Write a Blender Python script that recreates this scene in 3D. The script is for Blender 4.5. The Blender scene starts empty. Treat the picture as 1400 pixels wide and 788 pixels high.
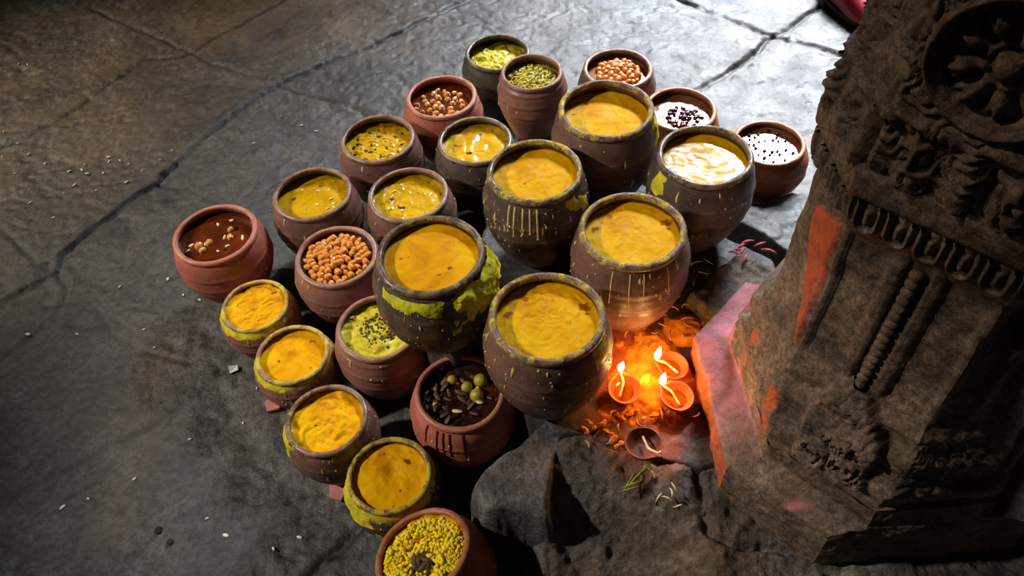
import bpy, bmesh, math, random
import numpy as np
from mathutils import Vector, Matrix
random.seed(7); RNG = np.random.default_rng(7)
S = bpy.context.scene
COL = S.collection
HC = 1.554                     # camera height above the floor
# ------------------------------------------------------------------ camera
F = 1100.0
pitch, roll = math.radians(50), math.radians(-4)
_c, _s = math.cos(pitch), math.sin(pitch)
fw = Vector((0, _c, -_s)); rt0 = Vector((1, 0, 0)); up0 = rt0.cross(fw)
rt = math.cos(roll) * rt0 + math.sin(roll) * up0
up = -math.sin(roll) * rt0 + math.cos(roll) * up0
cd = bpy.data.cameras.new('camera'); cam = bpy.data.objects.new('camera', cd); COL.objects.link(cam)
cd.sensor_width = 36; cd.sensor_fit = 'HORIZONTAL'; cd.lens = 36 * F / 1400; cd.clip_start = .01
m = Matrix((rt, up, -fw)).transposed().to_4x4(); m.translation = (0, 0, HC); cam.matrix_world = m
S.camera = cam
def at(px, py, z=0.0):
    """point of the horizontal level z that lies behind photo pixel px,py"""
    d = fw + rt * ((px - 700) / F) - up * ((py - 394) / F)
    k = (HC - z) / -d.z
    return (d.x * k, d.y * k)
# ------------------------------------------------------------------ noise
def _hash(ix, iy, iz, seed):
    h = (ix * 374761393 + iy * 668265263 + iz * 2147483647 + seed * 974711) & 0xffffffff
    h = ((h ^ (h >> 13)) * 1274126177) & 0xffffffff
    h = ((h ^ (h >> 16)) * 2246822519) & 0xffffffff
    return ((h ^ (h >> 15)) & 0xffffff) / float(0xffffff) * 2 - 1
def vnoise(P, seed=0):
    P = np.asarray(P, float); i = np.floor(P).astype(np.int64); f = P - i
    u = f * f * f * (f * (f * 6 - 15) + 10); r = 0
    for dx in (0, 1):
        wx = u[..., 0] if dx else 1 - u[..., 0]
        for dy in (0, 1):
            wy = u[..., 1] if dy else 1 - u[..., 1]
            for dz in (0, 1):
                wz = u[..., 2] if dz else 1 - u[..., 2]
                r = r + wx * wy * wz * _hash(i[..., 0] + dx, i[..., 1] + dy, i[..., 2] + dz, seed)
    return r
def fbm(P, sc, oct=4, seed=0, gain=.5):
    P = np.asarray(P, float) * sc; a = 1; t = 0; n = 0
    for o in range(oct):
        t = t + a * vnoise(P * (2.03 ** o) + 17.3 * o, seed + o); n += a; a *= gain
    return t / n
def sstep(a, b, x):
    t = np.clip((x - a) / (b - a), 0, 1); return t * t * (3 - 2 * t)
def P3(x, y, z=0.):
    x = np.asarray(x, float); return np.stack([x, np.asarray(y, float) + 0 * x, np.zeros_like(x) + z], -1)
# ------------------------------------------------------------------ object helpers
def tag(o, label=None, cat=None, group=None, kind=None):
    if label: o['label'] = label
    if cat: o['category'] = cat
    if group: o['group'] = group
    if kind: o['kind'] = kind
    return o
def empty(name, loc, rz=0):
    o = bpy.data.objects.new(name, None); COL.objects.link(o); o.location = loc; o.rotation_euler = (0, 0, rz)
    o.empty_display_size = .03; return o
def mesh_obj(name, V, Fc, mat, parent=None, smooth=True, attrs=None, loc=None):
    me = bpy.data.meshes.new(name)
    me.from_pydata(np.asarray(V).tolist(), [], Fc if isinstance(Fc, list) else np.asarray(Fc).tolist())
    if attrs:
        for k, v in attrs.items():
            a = me.attributes.new(k, 'FLOAT', 'POINT'); a.data.foreach_set('value', np.asarray(v, np.float32).ravel())
    me.update()
    if smooth: me.polygons.foreach_set('use_smooth', [True] * len(me.polygons))
    me.materials.append(mat)
    o = bpy.data.objects.new(name, me); COL.objects.link(o)
    if parent: o.parent = parent
    if loc: o.location = loc
    return o
def grid_faces(nu, nv, close_u=False, base=0):
    i = np.arange(nv - 1)[:, None]; j = np.arange(nu if close_u else nu - 1)[None, :]
    j2 = (j + 1) % nu
    return (np.stack([i * nu + j, i * nu + j2, (i + 1) * nu + j2, (i + 1) * nu + j], -1) + base).reshape(-1, 4)
def bm_obj(name, bm, mat, parent=None, smooth=True):
    me = bpy.data.meshes.new(name); bm.to_mesh(me); bm.free()
    if smooth: me.polygons.foreach_set('use_smooth', [True] * len(me.polygons))
    me.materials.append(mat)
    o = bpy.data.objects.new(name, me); COL.objects.link(o)
    if parent: o.parent = parent
    return o
# ------------------------------------------------------------------ materials
def new_mat(name):
    m = bpy.data.materials.new(name); m.use_nodes = True
    nt = m.node_tree; b = nt.nodes['Principled BSDF']; return m, nt, b
def N(nt, t, **kw):
    n = nt.nodes.new(t)
    for k, v in kw.items():
        if k in n.inputs: n.inputs[k].default_value = v
        else: setattr(n, k, v)
    return n
def noise(nt, co, scale, detail=6, rough=.6, dist=0):
    n = N(nt, 'ShaderNodeTexNoise'); n.inputs['Scale'].default_value = scale; n.inputs['Detail'].default_value = detail
    n.inputs['Roughness'].default_value = rough; n.inputs['Distortion'].default_value = dist
    nt.links.new(co, n.inputs['Vector']); return n.outputs['Fac']
def ramp(nt, fac, stops):
    r = N(nt, 'ShaderNodeValToRGB'); e = r.color_ramp.elements
    while len(e) < len(stops): e.new(.5)
    for el, (p, c) in zip(e, stops):
        el.position = p; el.color = (*c, 1) if len(c) == 3 else c
    nt.links.new(fac, r.inputs['Fac']); return r.outputs['Color']
def mixc(nt, fac, a, b, mode='MIX'):
    n = N(nt, 'ShaderNodeMix', data_type='RGBA', blend_type=mode)
    for s, v in ((n.inputs[0], fac), (n.inputs[6], a), (n.inputs[7], b)):
        if hasattr(v, 'links'): nt.links.new(v, s)
        else: s.default_value = v if not isinstance(v, tuple) else ((*v, 1) if len(v) == 3 else v)
    return n.outputs[2]
def mrange(nt, v, a, b, c=0., d=1.):
    n = N(nt, 'ShaderNodeMapRange', interpolation_type='SMOOTHSTEP')
    nt.links.new(v, n.inputs[0])
    for i, x in enumerate((a, b, c, d)): n.inputs[i + 1].default_value = x
    return n.outputs[0]
def mul(nt, a, b, op='MULTIPLY'):
    n = N(nt, 'ShaderNodeMath', operation=op)
    for s, v in zip(n.inputs, (a, b)):
        if hasattr(v, 'links'): nt.links.new(v, s)
        else: s.default_value = v
    return n.outputs[0]
def attr(nt, name):
    n = N(nt, 'ShaderNodeAttribute'); n.attribute_name = name; return n.outputs['Fac']
def bump(nt, b, h, strength=.5, dist=.004):
    n = N(nt, 'ShaderNodeBump'); n.inputs['Strength'].default_value = strength; n.inputs['Distance'].default_value = dist
    nt.links.new(h, n.inputs['Height']); nt.links.new(n.outputs[0], b.inputs['Normal'])
def coords(nt): return N(nt, 'ShaderNodeTexCoord').outputs['Object']
def srgb(r, g, b):
    f = lambda c: (c / 255 / 12.92) if c / 255 <= .04045 else ((c / 255 + .055) / 1.055) ** 2.4
    return (f(r), f(g), f(b))

def stone_mat(name, stops, rough=(.45, .75), scale=6, bumpd=.006, tint=None, stain_or_glow=None, spec=.5, bstr=.8, fine=90):
    m, nt, b = new_mat(name); co = coords(nt)
    big = noise(nt, co, scale, 8, .65, .4); fi = noise(nt, co, fine, 5, .7)
    c = ramp(nt, big, stops)
    f2 = noise(nt, co, fine * 3.2, 3, .75)
    c = mixc(nt, .5, c, ramp(nt, f2, [(.36, (.4, .4, .4)), (.5, (1, 1, 1)), (.64, (1.7, 1.65, 1.6))]), 'MULTIPLY')
    if tint: c = mixc(nt, mrange(nt, noise(nt, co, scale * .4, 4, .5), .45, .62), c, tint)
    c = mixc(nt, .7, c, ramp(nt, fi, [(.36, (.30, .30, .30)), (.5, (1, 1, 1)), (.64, (1.75, 1.7, 1.62))]), 'MULTIPLY')
    if stain_or_glow:
        for nm, colr, amt in stain_or_glow:
            k = mul(nt, attr(nt, nm), mrange(nt, noise(nt, co, 35, 6, .75), .34, .62, amt * .45, amt))
            c = mixc(nt, k, c, colr)
    nt.links.new(c, b.inputs['Base Color'])
    nt.links.new(mrange(nt, noise(nt, co, scale * 3, 6, .7), .3, .7, rough[0], rough[1]), b.inputs['Roughness'])
    b.inputs['Specular IOR Level'].default_value = spec
    h = mul(nt, mul(nt, big, .5), mul(nt, noise(nt, co, fine * .45, 7, .72), .6), 'ADD')
    bump(nt, b, h, bstr, bumpd); return m

M = {}
M['floor'] = stone_mat('worn_floor_stone', [(.3, srgb(42, 39, 37)), (.5, srgb(64, 60, 56)), (.72, srgb(94, 88, 82))],
                       (.3, .6), 3.2, .008, None, [('dust', srgb(118, 96, 70), .8), ('joint', srgb(26, 22, 20), 1.6)], .5, 1.0, 70)
M['pillar'] = stone_mat('carved_pillar_stone', [(.3, srgb(66, 55, 46)), (.55, srgb(112, 92, 76)), (.75, srgb(150, 126, 104))],
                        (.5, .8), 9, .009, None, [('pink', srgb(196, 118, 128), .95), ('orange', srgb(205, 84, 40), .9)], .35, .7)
M['rock'] = stone_mat('grey_foundation_rock', [(.3, srgb(52, 50, 49)), (.52, srgb(84, 81, 79)), (.75, srgb(128, 124, 118))],
                      (.4, .7), 9, .014, None, [('orange', srgb(196, 84, 30), .9)], .5, 1.)
M['slab'] = stone_mat('shade_darkened_slab', [(.3, srgb(30, 27, 25)), (.52, srgb(50, 45, 42)), (.75, srgb(84, 76, 70))], (.4, .7), 9, .006, None, [('orange', srgb(196, 84, 30), .9)], .4, .9)  # darker copy of the rock: shade between the pots put into the colour
M['boulder'] = stone_mat('brown_grey_boulder', [(.3, srgb(52, 46, 42)), (.52, srgb(86, 79, 73)), (.75, srgb(142, 134, 122))],
                         (.35, .7), 8, .015, srgb(98, 78, 60), [('orange', srgb(196, 84, 30), .9)], .5, 1.0)

def clay_mat(name, c1, c2, rough=.42, dirt=.5, crust=srgb(196, 170, 50)):
    m, nt, b = new_mat(name); co = coords(nt)
    n1 = noise(nt, co, 14, 6, .65, .5)
    c = ramp(nt, n1, [(.3, c1), (.7, c2)])
    c = mixc(nt, mul(nt, mrange(nt, noise(nt, co, 30, 8, .75), .5, .7), dirt), c, tuple(x * .28 for x in c1))
    c = mixc(nt, mul(nt, mrange(nt, noise(nt, co, 60, 4, .8), .62, .7), .35), c, srgb(196, 168, 140))
    c = mixc(nt, mul(nt, attr(nt, 'shade'), .94), c, srgb(30, 23, 19))
    c = mixc(nt, mul(nt, attr(nt, 'wear_glint'), mrange(nt, noise(nt, co, 38, 6, .7), .38, .6)), c, srgb(178, 140, 100))
    n2 = mul(nt, noise(nt, co, 42, 7, .75), mul(nt, attr(nt, 'crust'), .55), 'ADD')
    k = mrange(nt, n2, .86, .98)
    c = mixc(nt, k, c, crust)
    nt.links.new(c, b.inputs['Base Color'])
    nt.links.new(mrange(nt, noise(nt, co, 22, 5, .7), .3, .7, rough - .12, rough + .22), b.inputs['Roughness'])
    b.inputs['Specular IOR Level'].default_value = .5
    h = mul(nt, mul(nt, noise(nt, co, 70, 6, .7), .5), mul(nt, k, .7), 'ADD')
    bump(nt, b, h, .6, .002); return m
CL = {
 'red': clay_mat('terracotta_red_clay', srgb(150, 74, 60), srgb(190, 106, 88), .5, .25),
 'pink': clay_mat('dusty_pink_clay', srgb(118, 74, 62), srgb(152, 100, 86), .46, .4),
 'brown': clay_mat('brown_purple_clay', srgb(84, 56, 48), srgb(118, 82, 72), .4, .5),
 'dark': clay_mat('charcoal_fired_clay', srgb(50, 43, 40), srgb(82, 70, 64), .36, .5),
 'orange': clay_mat('orange_brown_clay', srgb(140, 70, 36), srgb(170, 92, 50), .42, .3),
 'green': clay_mat('dark_green_stained_clay', srgb(40, 52, 46), srgb(72, 80, 70), .36, .4),
}
def food_mat(name, stops, rough=.25, scale=10, spot=None, coat=.4, bumpd=.0015, sss=0.):
    m, nt, b = new_mat(name); co = coords(nt)
    c = ramp(nt, noise(nt, co, scale, 6, .62, .8), stops)
    if spot:
        c = mixc(nt, mrange(nt, noise(nt, co, spot[1], 2, .5), spot[2], spot[2] + .05), c, spot[0])
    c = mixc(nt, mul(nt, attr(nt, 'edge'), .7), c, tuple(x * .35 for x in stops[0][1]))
    nt.links.new(c, b.inputs['Base Color'])
    nt.links.new(mrange(nt, noise(nt, co, 24, 5, .7), .35, .7, rough, rough + .22), b.inputs['Roughness'])
    b.inputs['Coat Weight'].default_value = coat; b.inputs['Coat Roughness'].default_value = .12; b.inputs['Specular IOR Level'].default_value = .5 if coat > .5 else (.12 if coat > .1 else .07)
    bump(nt, b, noise(nt, co, 55, 6, .7), .5, bumpd); return m
FD = {
 'dal': food_mat('orange_yellow_dal', [(.3, srgb(190, 124, 0)), (.5, srgb(222, 160, 4)), (.72, srgb(238, 192, 24))], .5, 9, (srgb(150, 84, 6), 38, .66), .0),
 'dal2': food_mat('deep_yellow_dal', [(.3, srgb(184, 116, 0)), (.5, srgb(224, 158, 2)), (.72, srgb(240, 190, 12))], .45, 12, (srgb(120, 70, 6), 45, .68), .03),
 'glare': food_mat('yellow_dal_under_thin_oil', [(.3, srgb(190, 124, 0)), (.5, srgb(222, 160, 4)), (.72, srgb(238, 192, 24))], .3, 9, (srgb(150, 84, 6), 38, .66), .18),
 'green': food_mat('olive_yellow_curry', [(.3, srgb(126, 90, 4)), (.5, srgb(180, 136, 6)), (.72, srgb(206, 166, 26))], .26, 12, (srgb(70, 56, 10), 50, .66), .12),
 'lime': food_mat('lime_yellow_mash', [(.3, srgb(140, 120, 14)), (.5, srgb(186, 166, 24)), (.72, srgb(212, 198, 70))], .4, 18, (srgb(84, 74, 14), 60, .64), .2),
 'broth': food_mat('dark_red_brown_broth', [(.3, srgb(54, 18, 6)), (.5, srgb(92, 36, 10)), (.72, srgb(122, 58, 16))], .07, 14, (srgb(30, 12, 6), 40, .66), 1.0, .0006),
 'pale': food_mat('pale_brown_thin_curry', [(.3, srgb(96, 54, 34)), (.5, srgb(136, 86, 60)), (.72, srgb(160, 112, 84))], .05, 10, (srgb(44, 20, 14), 60, .7), 1.0, .0004),
 'black': food_mat('black_brown_syrup', [(.3, srgb(18, 8, 5)), (.5, srgb(40, 18, 9)), (.72, srgb(74, 36, 14))], .06, 16, None, 1.0, .001),
}
def plain(name, col, rough=.5, spec=.5, var=.25, scale=40, coat=0., bd=.001):
    m, nt, b = new_mat(name); co = coords(nt)
    c = ramp(nt, noise(nt, co, scale, 4, .6), [(.3, tuple(x * (1 - var) for x in col)), (.7, tuple(min(1, x * (1 + var)) for x in col))])
    nt.links.new(c, b.inputs['Base Color']); b.inputs['Roughness'].default_value = rough
    b.inputs['Specular IOR Level'].default_value = spec; b.inputs['Coat Weight'].default_value = coat
    bump(nt, b, noise(nt, co, scale * 3, 4, .7), .4, bd); return m
M['crust'] = plain('dried_turmeric_crust', srgb(206, 190, 40), .75, .3, .3, 30, 0, .003)
M['crust_green'] = plain('thick_lime_yellow_crust', srgb(204, 198, 30), .65, .4, .3, 40, .1, .004)
M['drip'] = plain('dried_batter_drip', srgb(204, 182, 112), .5)
M['drip_dark'] = plain('dark_syrup_drip', srgb(52, 20, 12), .3)
M['boondi'] = plain('orange_fried_chickpea', srgb(206, 126, 26), .35, .5, .3, 60, .4)
M['pea'] = plain('pale_brown_chickpea', srgb(206, 140, 60), .3, .5, .3, 60, .5)
M['nut'] = plain('orange_red_nut', srgb(206, 116, 34), .3, .5, .4, 40, .5)
M['darkbit'] = plain('dark_red_spice_bit', srgb(84, 26, 16), .3, .5, .4, 40, .5)
M['blackbit'] = plain('black_peppercorn', srgb(26, 14, 12), .35)
M['cream'] = plain('cream_coconut_piece', srgb(224, 198, 140), .4)
M['olive'] = plain('yellow_green_berry', srgb(166, 150, 34), .22, .5, .2, 30, .6)
M['seed'] = plain('green_yellow_seed', srgb(212, 198, 92), .5, .4, .35, 30)
M['rice'] = plain('yellow_rice_lump', srgb(242, 208, 24), .5, .4, .25, 60, .1)
M['fry'] = plain('dark_fried_leaf', srgb(78, 48, 14), .5)
M['powder'] = plain('vermilion_powder', srgb(228, 134, 40), .95, .1, .35, 50, 0, .004)
M['marigold'] = plain('orange_marigold_bit', srgb(236, 130, 24), .7)
M['petal_pink'] = plain('pale_pink_petal_curl', srgb(206, 120, 104), .6)
M['petal_red'] = plain('dark_pink_petal_strip', srgb(166, 62, 66), .6)
M['straw'] = plain('pale_straw', srgb(196, 176, 112), .6)
M['grass'] = plain('yellow_green_grass', srgb(146, 160, 60), .6)
M['diya'] = plain('orange_clay_lamp', srgb(192, 84, 42), .6, .4, .25, 40)
M['diya_used'] = plain('sooty_brown_clay_lamp', srgb(120, 58, 40), .55, .4, .4, 40)
M['oil'] = plain('amber_lamp_oil', srgb(150, 74, 8), .06, .5, .1, 20, 1)
M['wick'] = plain('cotton_wick', srgb(222, 190, 140), .8)
M['paper'] = plain('white_paper_scrap', srgb(206, 204, 198), .8)
M['grain'] = plain('white_rice_grain', srgb(236, 230, 216), .6)
M['shoe'] = plain('red_shoe_leather', srgb(176, 26, 52), .35, .5, .2, 20, .3)
M['sole'] = plain('dark_brown_shoe_sole', srgb(62, 36, 24), .6)
def flame_mat():
    m, nt, b = new_mat('oil_lamp_flame'); co = coords(nt)
    sp = N(nt, 'ShaderNodeSeparateXYZ'); nt.links.new(co, sp.inputs[0])
    c = ramp(nt, mrange(nt, sp.outputs['Z'], -.002, .03), [(0., (1, .46, .10)), (.35, (1, .58, .20)), (1., (1, .46, .10))])
    b.inputs['Base Color'].default_value = (0, 0, 0, 1)
    nt.links.new(c, b.inputs['Emission Color']); b.inputs['Emission Strength'].default_value = FLAME
    return m
FLAME = 150.0
M['flame'] = flame_mat()

# ------------------------------------------------------------------ floor
def poly_dist(x, y, pts):
    d = np.full(x.shape, 9.)
    for (ax, ay), (bx, by) in zip(pts[:-1], pts[1:]):
        vx, vy = bx - ax, by - ay; t = np.clip(((x - ax) * vx + (y - ay) * vy) / (vx * vx + vy * vy + 1e-12), 0, 1)
        d = np.minimum(d, np.hypot(x - ax - t * vx, y - ay - t * vy))
    return d
def inside(x, y, pts):
    r = np.zeros(x.shape, bool); n = len(pts)
    for i in range(n):
        (ax, ay), (bx, by) = pts[i], pts[(i + 1) % n]
        c = ((ay > y) != (by > y)) & (x < (bx - ax) * (y - ay) / (by - ay + 1e-12) + ax); r ^= c
    return r
def sdist(x, y, pts):
    d = poly_dist(x, y, list(pts) + [pts[0]]); return np.where(inside(x, y, pts), d, -d)
A0 = lambda L: [at(*p) for p in L]
JOINTS = [  # (pixel polyline, depth, width)
 ([(-60, 440), (14, 400), (74, 367), (88, 340), (137, 298), (182, 264), (210, 246), (232, 228), (264, 195), (314, 157), (345, 130), (378, 112), (500, 62), (640, -5), (760, -60)], .010, .0075),
 ([(210, 246), (250, 252), (300, 278), (380, 320), (470, 380)], .004, .008),
 ([(378, 112), (410, 123), (446, 132), (500, 150)], .008, .007),
 ([(-40, 215), (20, 190), (80, 160), (140, 118), (200, 78), (250, 75), (310, 40), (378, 4), (440, -30)], .005, .010),
 ([(120, 10), (225, 54), (290, 85), (357, 104)], .005, .008),
 ([(-20, 300), (14, 319), (50, 358), (74, 367), (90, 392), (74, 425), (40, 455), (8, 480), (-40, 510)], .006, .006),
 ([(880, -30), (940, 0), (1000, 24), (1060, 45), (1110, 58), (1170, 76), (1260, 110)], .020, .0085),
 ([(1160, -30), (1120, 5), (1080, 35), (1050, 50), (1030, 68), (1000, 90), (960, 115), (930, 140), (880, 180)], .018, .008),
 ([(480, 0), (540, 18), (560, 22), (610, 8), (640, -10)], .003, .006),
 ([(650, 20), (690, 40), (740, 25), (790, 0)], .003, .005),
 ([(360, 850), (420, 788), (455, 750), (500, 712), (540, 680), (600, 640)], .012, .012),
 ([(-60, 660), (0, 680), (60, 650), (180, 590), (270, 530), (330, 470)], .0035, .012),
 ([(112, 418), (130, 420), (150, 450), (180, 470), (240, 490), (262, 492)], .003, .005),
 ([(1020, 262), (1050, 270), (1110, 285), (1160, 300)], .007, .007),
]
FLOOR = {}
def floor_z(x, y):
    i = int(np.abs(FLOOR['xs'] - x).argmin()); j = int(np.abs(FLOOR['ys'] - y).argmin())
    return float(FLOOR['Z'][max(j - 1, 0):j + 2, max(i - 1, 0):i + 2].max())
def build_floor():
    fx = np.arange(-2.25, 2.3, .0068); fy = np.arange(.28, 3.3, .0068)
    xs = np.concatenate([np.arange(-6, -2.3, .25), fx, np.arange(2.4, 6.1, .25)])
    ys = np.concatenate([np.arange(-3, .25, .25), fy, np.arange(3.4, 8, .25)])
    X, Y = np.meshgrid(xs, ys); P = P3(X, Y)
    Z = .005 * fbm(P, 2.2, 4, 3) + .0035 * fbm(P, 9, 4, 11) + .0012 * fbm(P, 38, 3, 21)
    pit = fbm(P, 24, 3, 31); Z -= .003 * sstep(.22, .34, pit); pit2 = fbm(P, 62, 2, 33); Z -= .0025 * sstep(.25, .38, pit2)
    rough_zone = sstep(.0, .35, fbm(P, 1.6, 2, 41)); Z += rough_zone * .0035 * fbm(P, 30, 3, 51)
    wx = X + .008 * fbm(P, 14, 3, 61) + .003 * fbm(P, 60, 2, 63); wy = Y + .008 * fbm(P, 14, 3, 62) + .003 * fbm(P, 60, 2, 64)
    for L, dep, wid in JOINTS:
        d = poly_dist(wx, wy, A0(L)); v = .75 + .6 * fbm(P, 6, 2, 71)
        Z -= dep * v * np.exp(-(d / wid) ** 2); Z += dep * .10 * np.exp(-((d - wid * 2.6) / (wid * 1.6)) ** 2)
    # the paving to the north-west lies a little higher
    nw = sdist(wx, wy, A0([(-300, 500), (14, 395), (137, 296), (232, 226), (314, 155), (378, 110), (500, 60), (640, -8), (700, -300), (-900, -300)]))
    Z += .004 * sstep(-.012, .012, nw)
    lf = sdist(wx, wy, A0([(-200, 690), (0, 690), (180, 600), (300, 520), (380, 640), (520, 690), (400, 830), (-200, 900)]))
    Z -= .006 * sstep(-.02, .02, lf)
    jd = np.zeros(X.shape)
    for L, dep, wid in JOINTS: jd = np.maximum(jd, min(1, dep / .008) * np.exp(-(poly_dist(wx, wy, A0(L)) / (wid * .9)) ** 2))
    dust = np.clip(sstep(-.05, .25, nw) * (.55 + .9 * fbm(P, 3, 3, 81)) + .35 * sstep(.1, .4, fbm(P, 2.4, 3, 83)), 0, 1)
    Z -= Z.max() * 0 + .012
    FLOOR.update(xs=xs, ys=ys, Z=Z)
    V = np.stack([X, Y, Z], -1).reshape(-1, 3)
    o = mesh_obj('floor', V, grid_faces(len(xs), len(ys)), M['floor'], attrs={'dust': dust, 'joint': jd})
    o['kind'] = 'structure'; return o
build_floor()

# ------------------------------------------------------------------ raised stones beside the pillar
PZ = .27
def stone_field(name, label, poly, top, mat, edge=.03, res=.0045, amp=1., seed=0, attrs_fn=None, group=None, z0=-.004, crease=0., chip=.010):
    poly = [tuple(p) for p in poly]; px_ = [p[0] for p in poly]; py_ = [p[1] for p in poly]; pad = .05
    xs = np.arange(min(px_) - pad, max(px_) + pad, res); ys = np.arange(min(py_) - pad, max(py_) + pad, res)
    X, Y = np.meshgrid(xs, ys); P = P3(X, Y)
    wx = X + chip * fbm(P, 11, 3, seed + 1) + chip * .4 * fbm(P, 45, 3, seed + 2); wy = Y + chip * fbm(P, 11, 3, seed + 3) + chip * .4 * fbm(P, 45, 3, seed + 4)
    sd = sdist(wx, wy, poly)
    T = top(X, Y) + amp * (.010 * fbm(P, 7, 4, seed + 5) + .006 * fbm(P, 26, 3, seed + 6) + .003 * fbm(P, 70, 2, seed + 7))
    if crease: T -= crease * sstep(.10, .0, np.abs(fbm(P, 5, 3, seed + 8)))
    k = np.clip((sd + edge) / edge, 0, 1); prof = 1 - (1 - k) ** 2.2
    Z = z0 + (T - z0) * prof
    keep = (sd > -edge * 1.25); idx = np.arange(X.size).reshape(X.shape)
    V = np.stack([X, Y, Z], -1).reshape(-1, 3)
    # spread the steep skirt sideways a little in and out so that the side is rugged
    q = fbm(V, 16, 3, seed + 9) * .010 * (1 - k.ravel()) * (k.ravel() > 0); V[:, 0] += q; V[:, 1] -= q
    f = grid_faces(len(xs), len(ys)); f = f[keep.ravel()[f].all(1)]
    used = np.unique(f); re = np.full(X.size, -1); re[used] = np.arange(len(used))
    at_ = attrs_fn(X, Y, P) if attrs_fn else {'orange': np.zeros(X.shape)}
    o = mesh_obj(name, V[used], re[f], mat, attrs={kk: v.ravel()[used] for kk, v in at_.items()})
    tag(o, label, 'stone', group); return o
AP = lambda L, z=PZ: [at(*p, z) for p in L]
def powder_mask(X, Y, P):
    c = at(880, 520, PZ); d = np.hypot((X - c[0]) / .12, (Y - c[1]) / .17)
    return {'orange': sstep(1.25, .35, d + .5 * fbm(P, 16, 4, 5))}
slab_poly = AP([(752, 588), (742, 566), (728, 540), (718, 506), (676, 452), (644, 450), (618, 466), (598, 456), (582, 434), (586, 410), (655, 335), (684, 265), (706, 205), (716, 170), (745, 160), (790, 180), (810, 200), (850, 225), (940, 300), (1000, 325), (1050, 350), (1060, 372)]) + \
            [(.60, .98), (.62, .62), (.40, .66)] + AP([(960, 640), (900, 622), (850, 606), (800, 590)])
stone_field('platform_stone', 'flat dark stone slab under the six raised pots and lit lamps', slab_poly, lambda x, y: PZ - .006 + 0 * x, M['slab'], .022, .0045, .35, 10, powder_mask)
stone_field('corner_stone', 'angular grey stone block with pale worn corner in front of nearest big pot',
            AP([(653, 655), (700, 611), (744, 577), (762, 596), (752, 640), (742, 700), (700, 690), (668, 682)]),
            lambda x, y: PZ - .012 + 0 * x, M['rock'], .025, .004, 1.2, 30)
def btop(x, y):
    return PZ - .018 - (.13 * sstep(.70, .46, y) * sstep(.34, .12, x) + .03 * sstep(.66, .5, y)) + .018 * np.exp(-((x - at(870, 640, .25)[0]) / .1) ** 2)
stone_field('foreground_boulder', 'large rounded brown-grey boulder below the lamps at bottom edge',
            AP([(766, 600), (800, 597), (850, 613), (900, 630), (962, 640), (1040, 640), (1140, 700), (1450, 720), (1450, 900), (800, 900), (760, 790), (744, 700), (757, 640)]),
            btop, M['boulder'], .05, .004, 2.0, 50, powder_mask, crease=.018)
stone_field('ledge_stone', 'pale daylit stone ledge between rearmost right pot and pillar', AP([(985, 300), (1018, 306), (1068, 332), (1105, 348), (1150, 330), (1130, 270), (1085, 262), (1040, 280), (1000, 282)], .10),
            lambda x, y: .095 + 0 * x, M['floor'], .02, .005, .8, 70, lambda X, Y, P: {'dust': np.zeros(X.shape)})
stone_field('rubble_stone', 'rough pale brown broken rock wedged at the pink plinth corner', AP([(948, 408), (985, 372), (1015, 350), (1050, 362), (1058, 380), (1030, 405), (985, 440)], .29),
            lambda x, y: .30 + 0 * x, M['boulder'], .03, .004, 1.6, 90)
stone_field('floor_stone', 'reddish brown stone corner at bottom right of the photo', AP([(1352, 800), (1372, 762), (1400, 740), (1460, 745), (1470, 830), (1380, 850)], .16),
            lambda x, y: .16 + 0 * x, M['boulder'], .03, .004, 1.2, 110)

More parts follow.
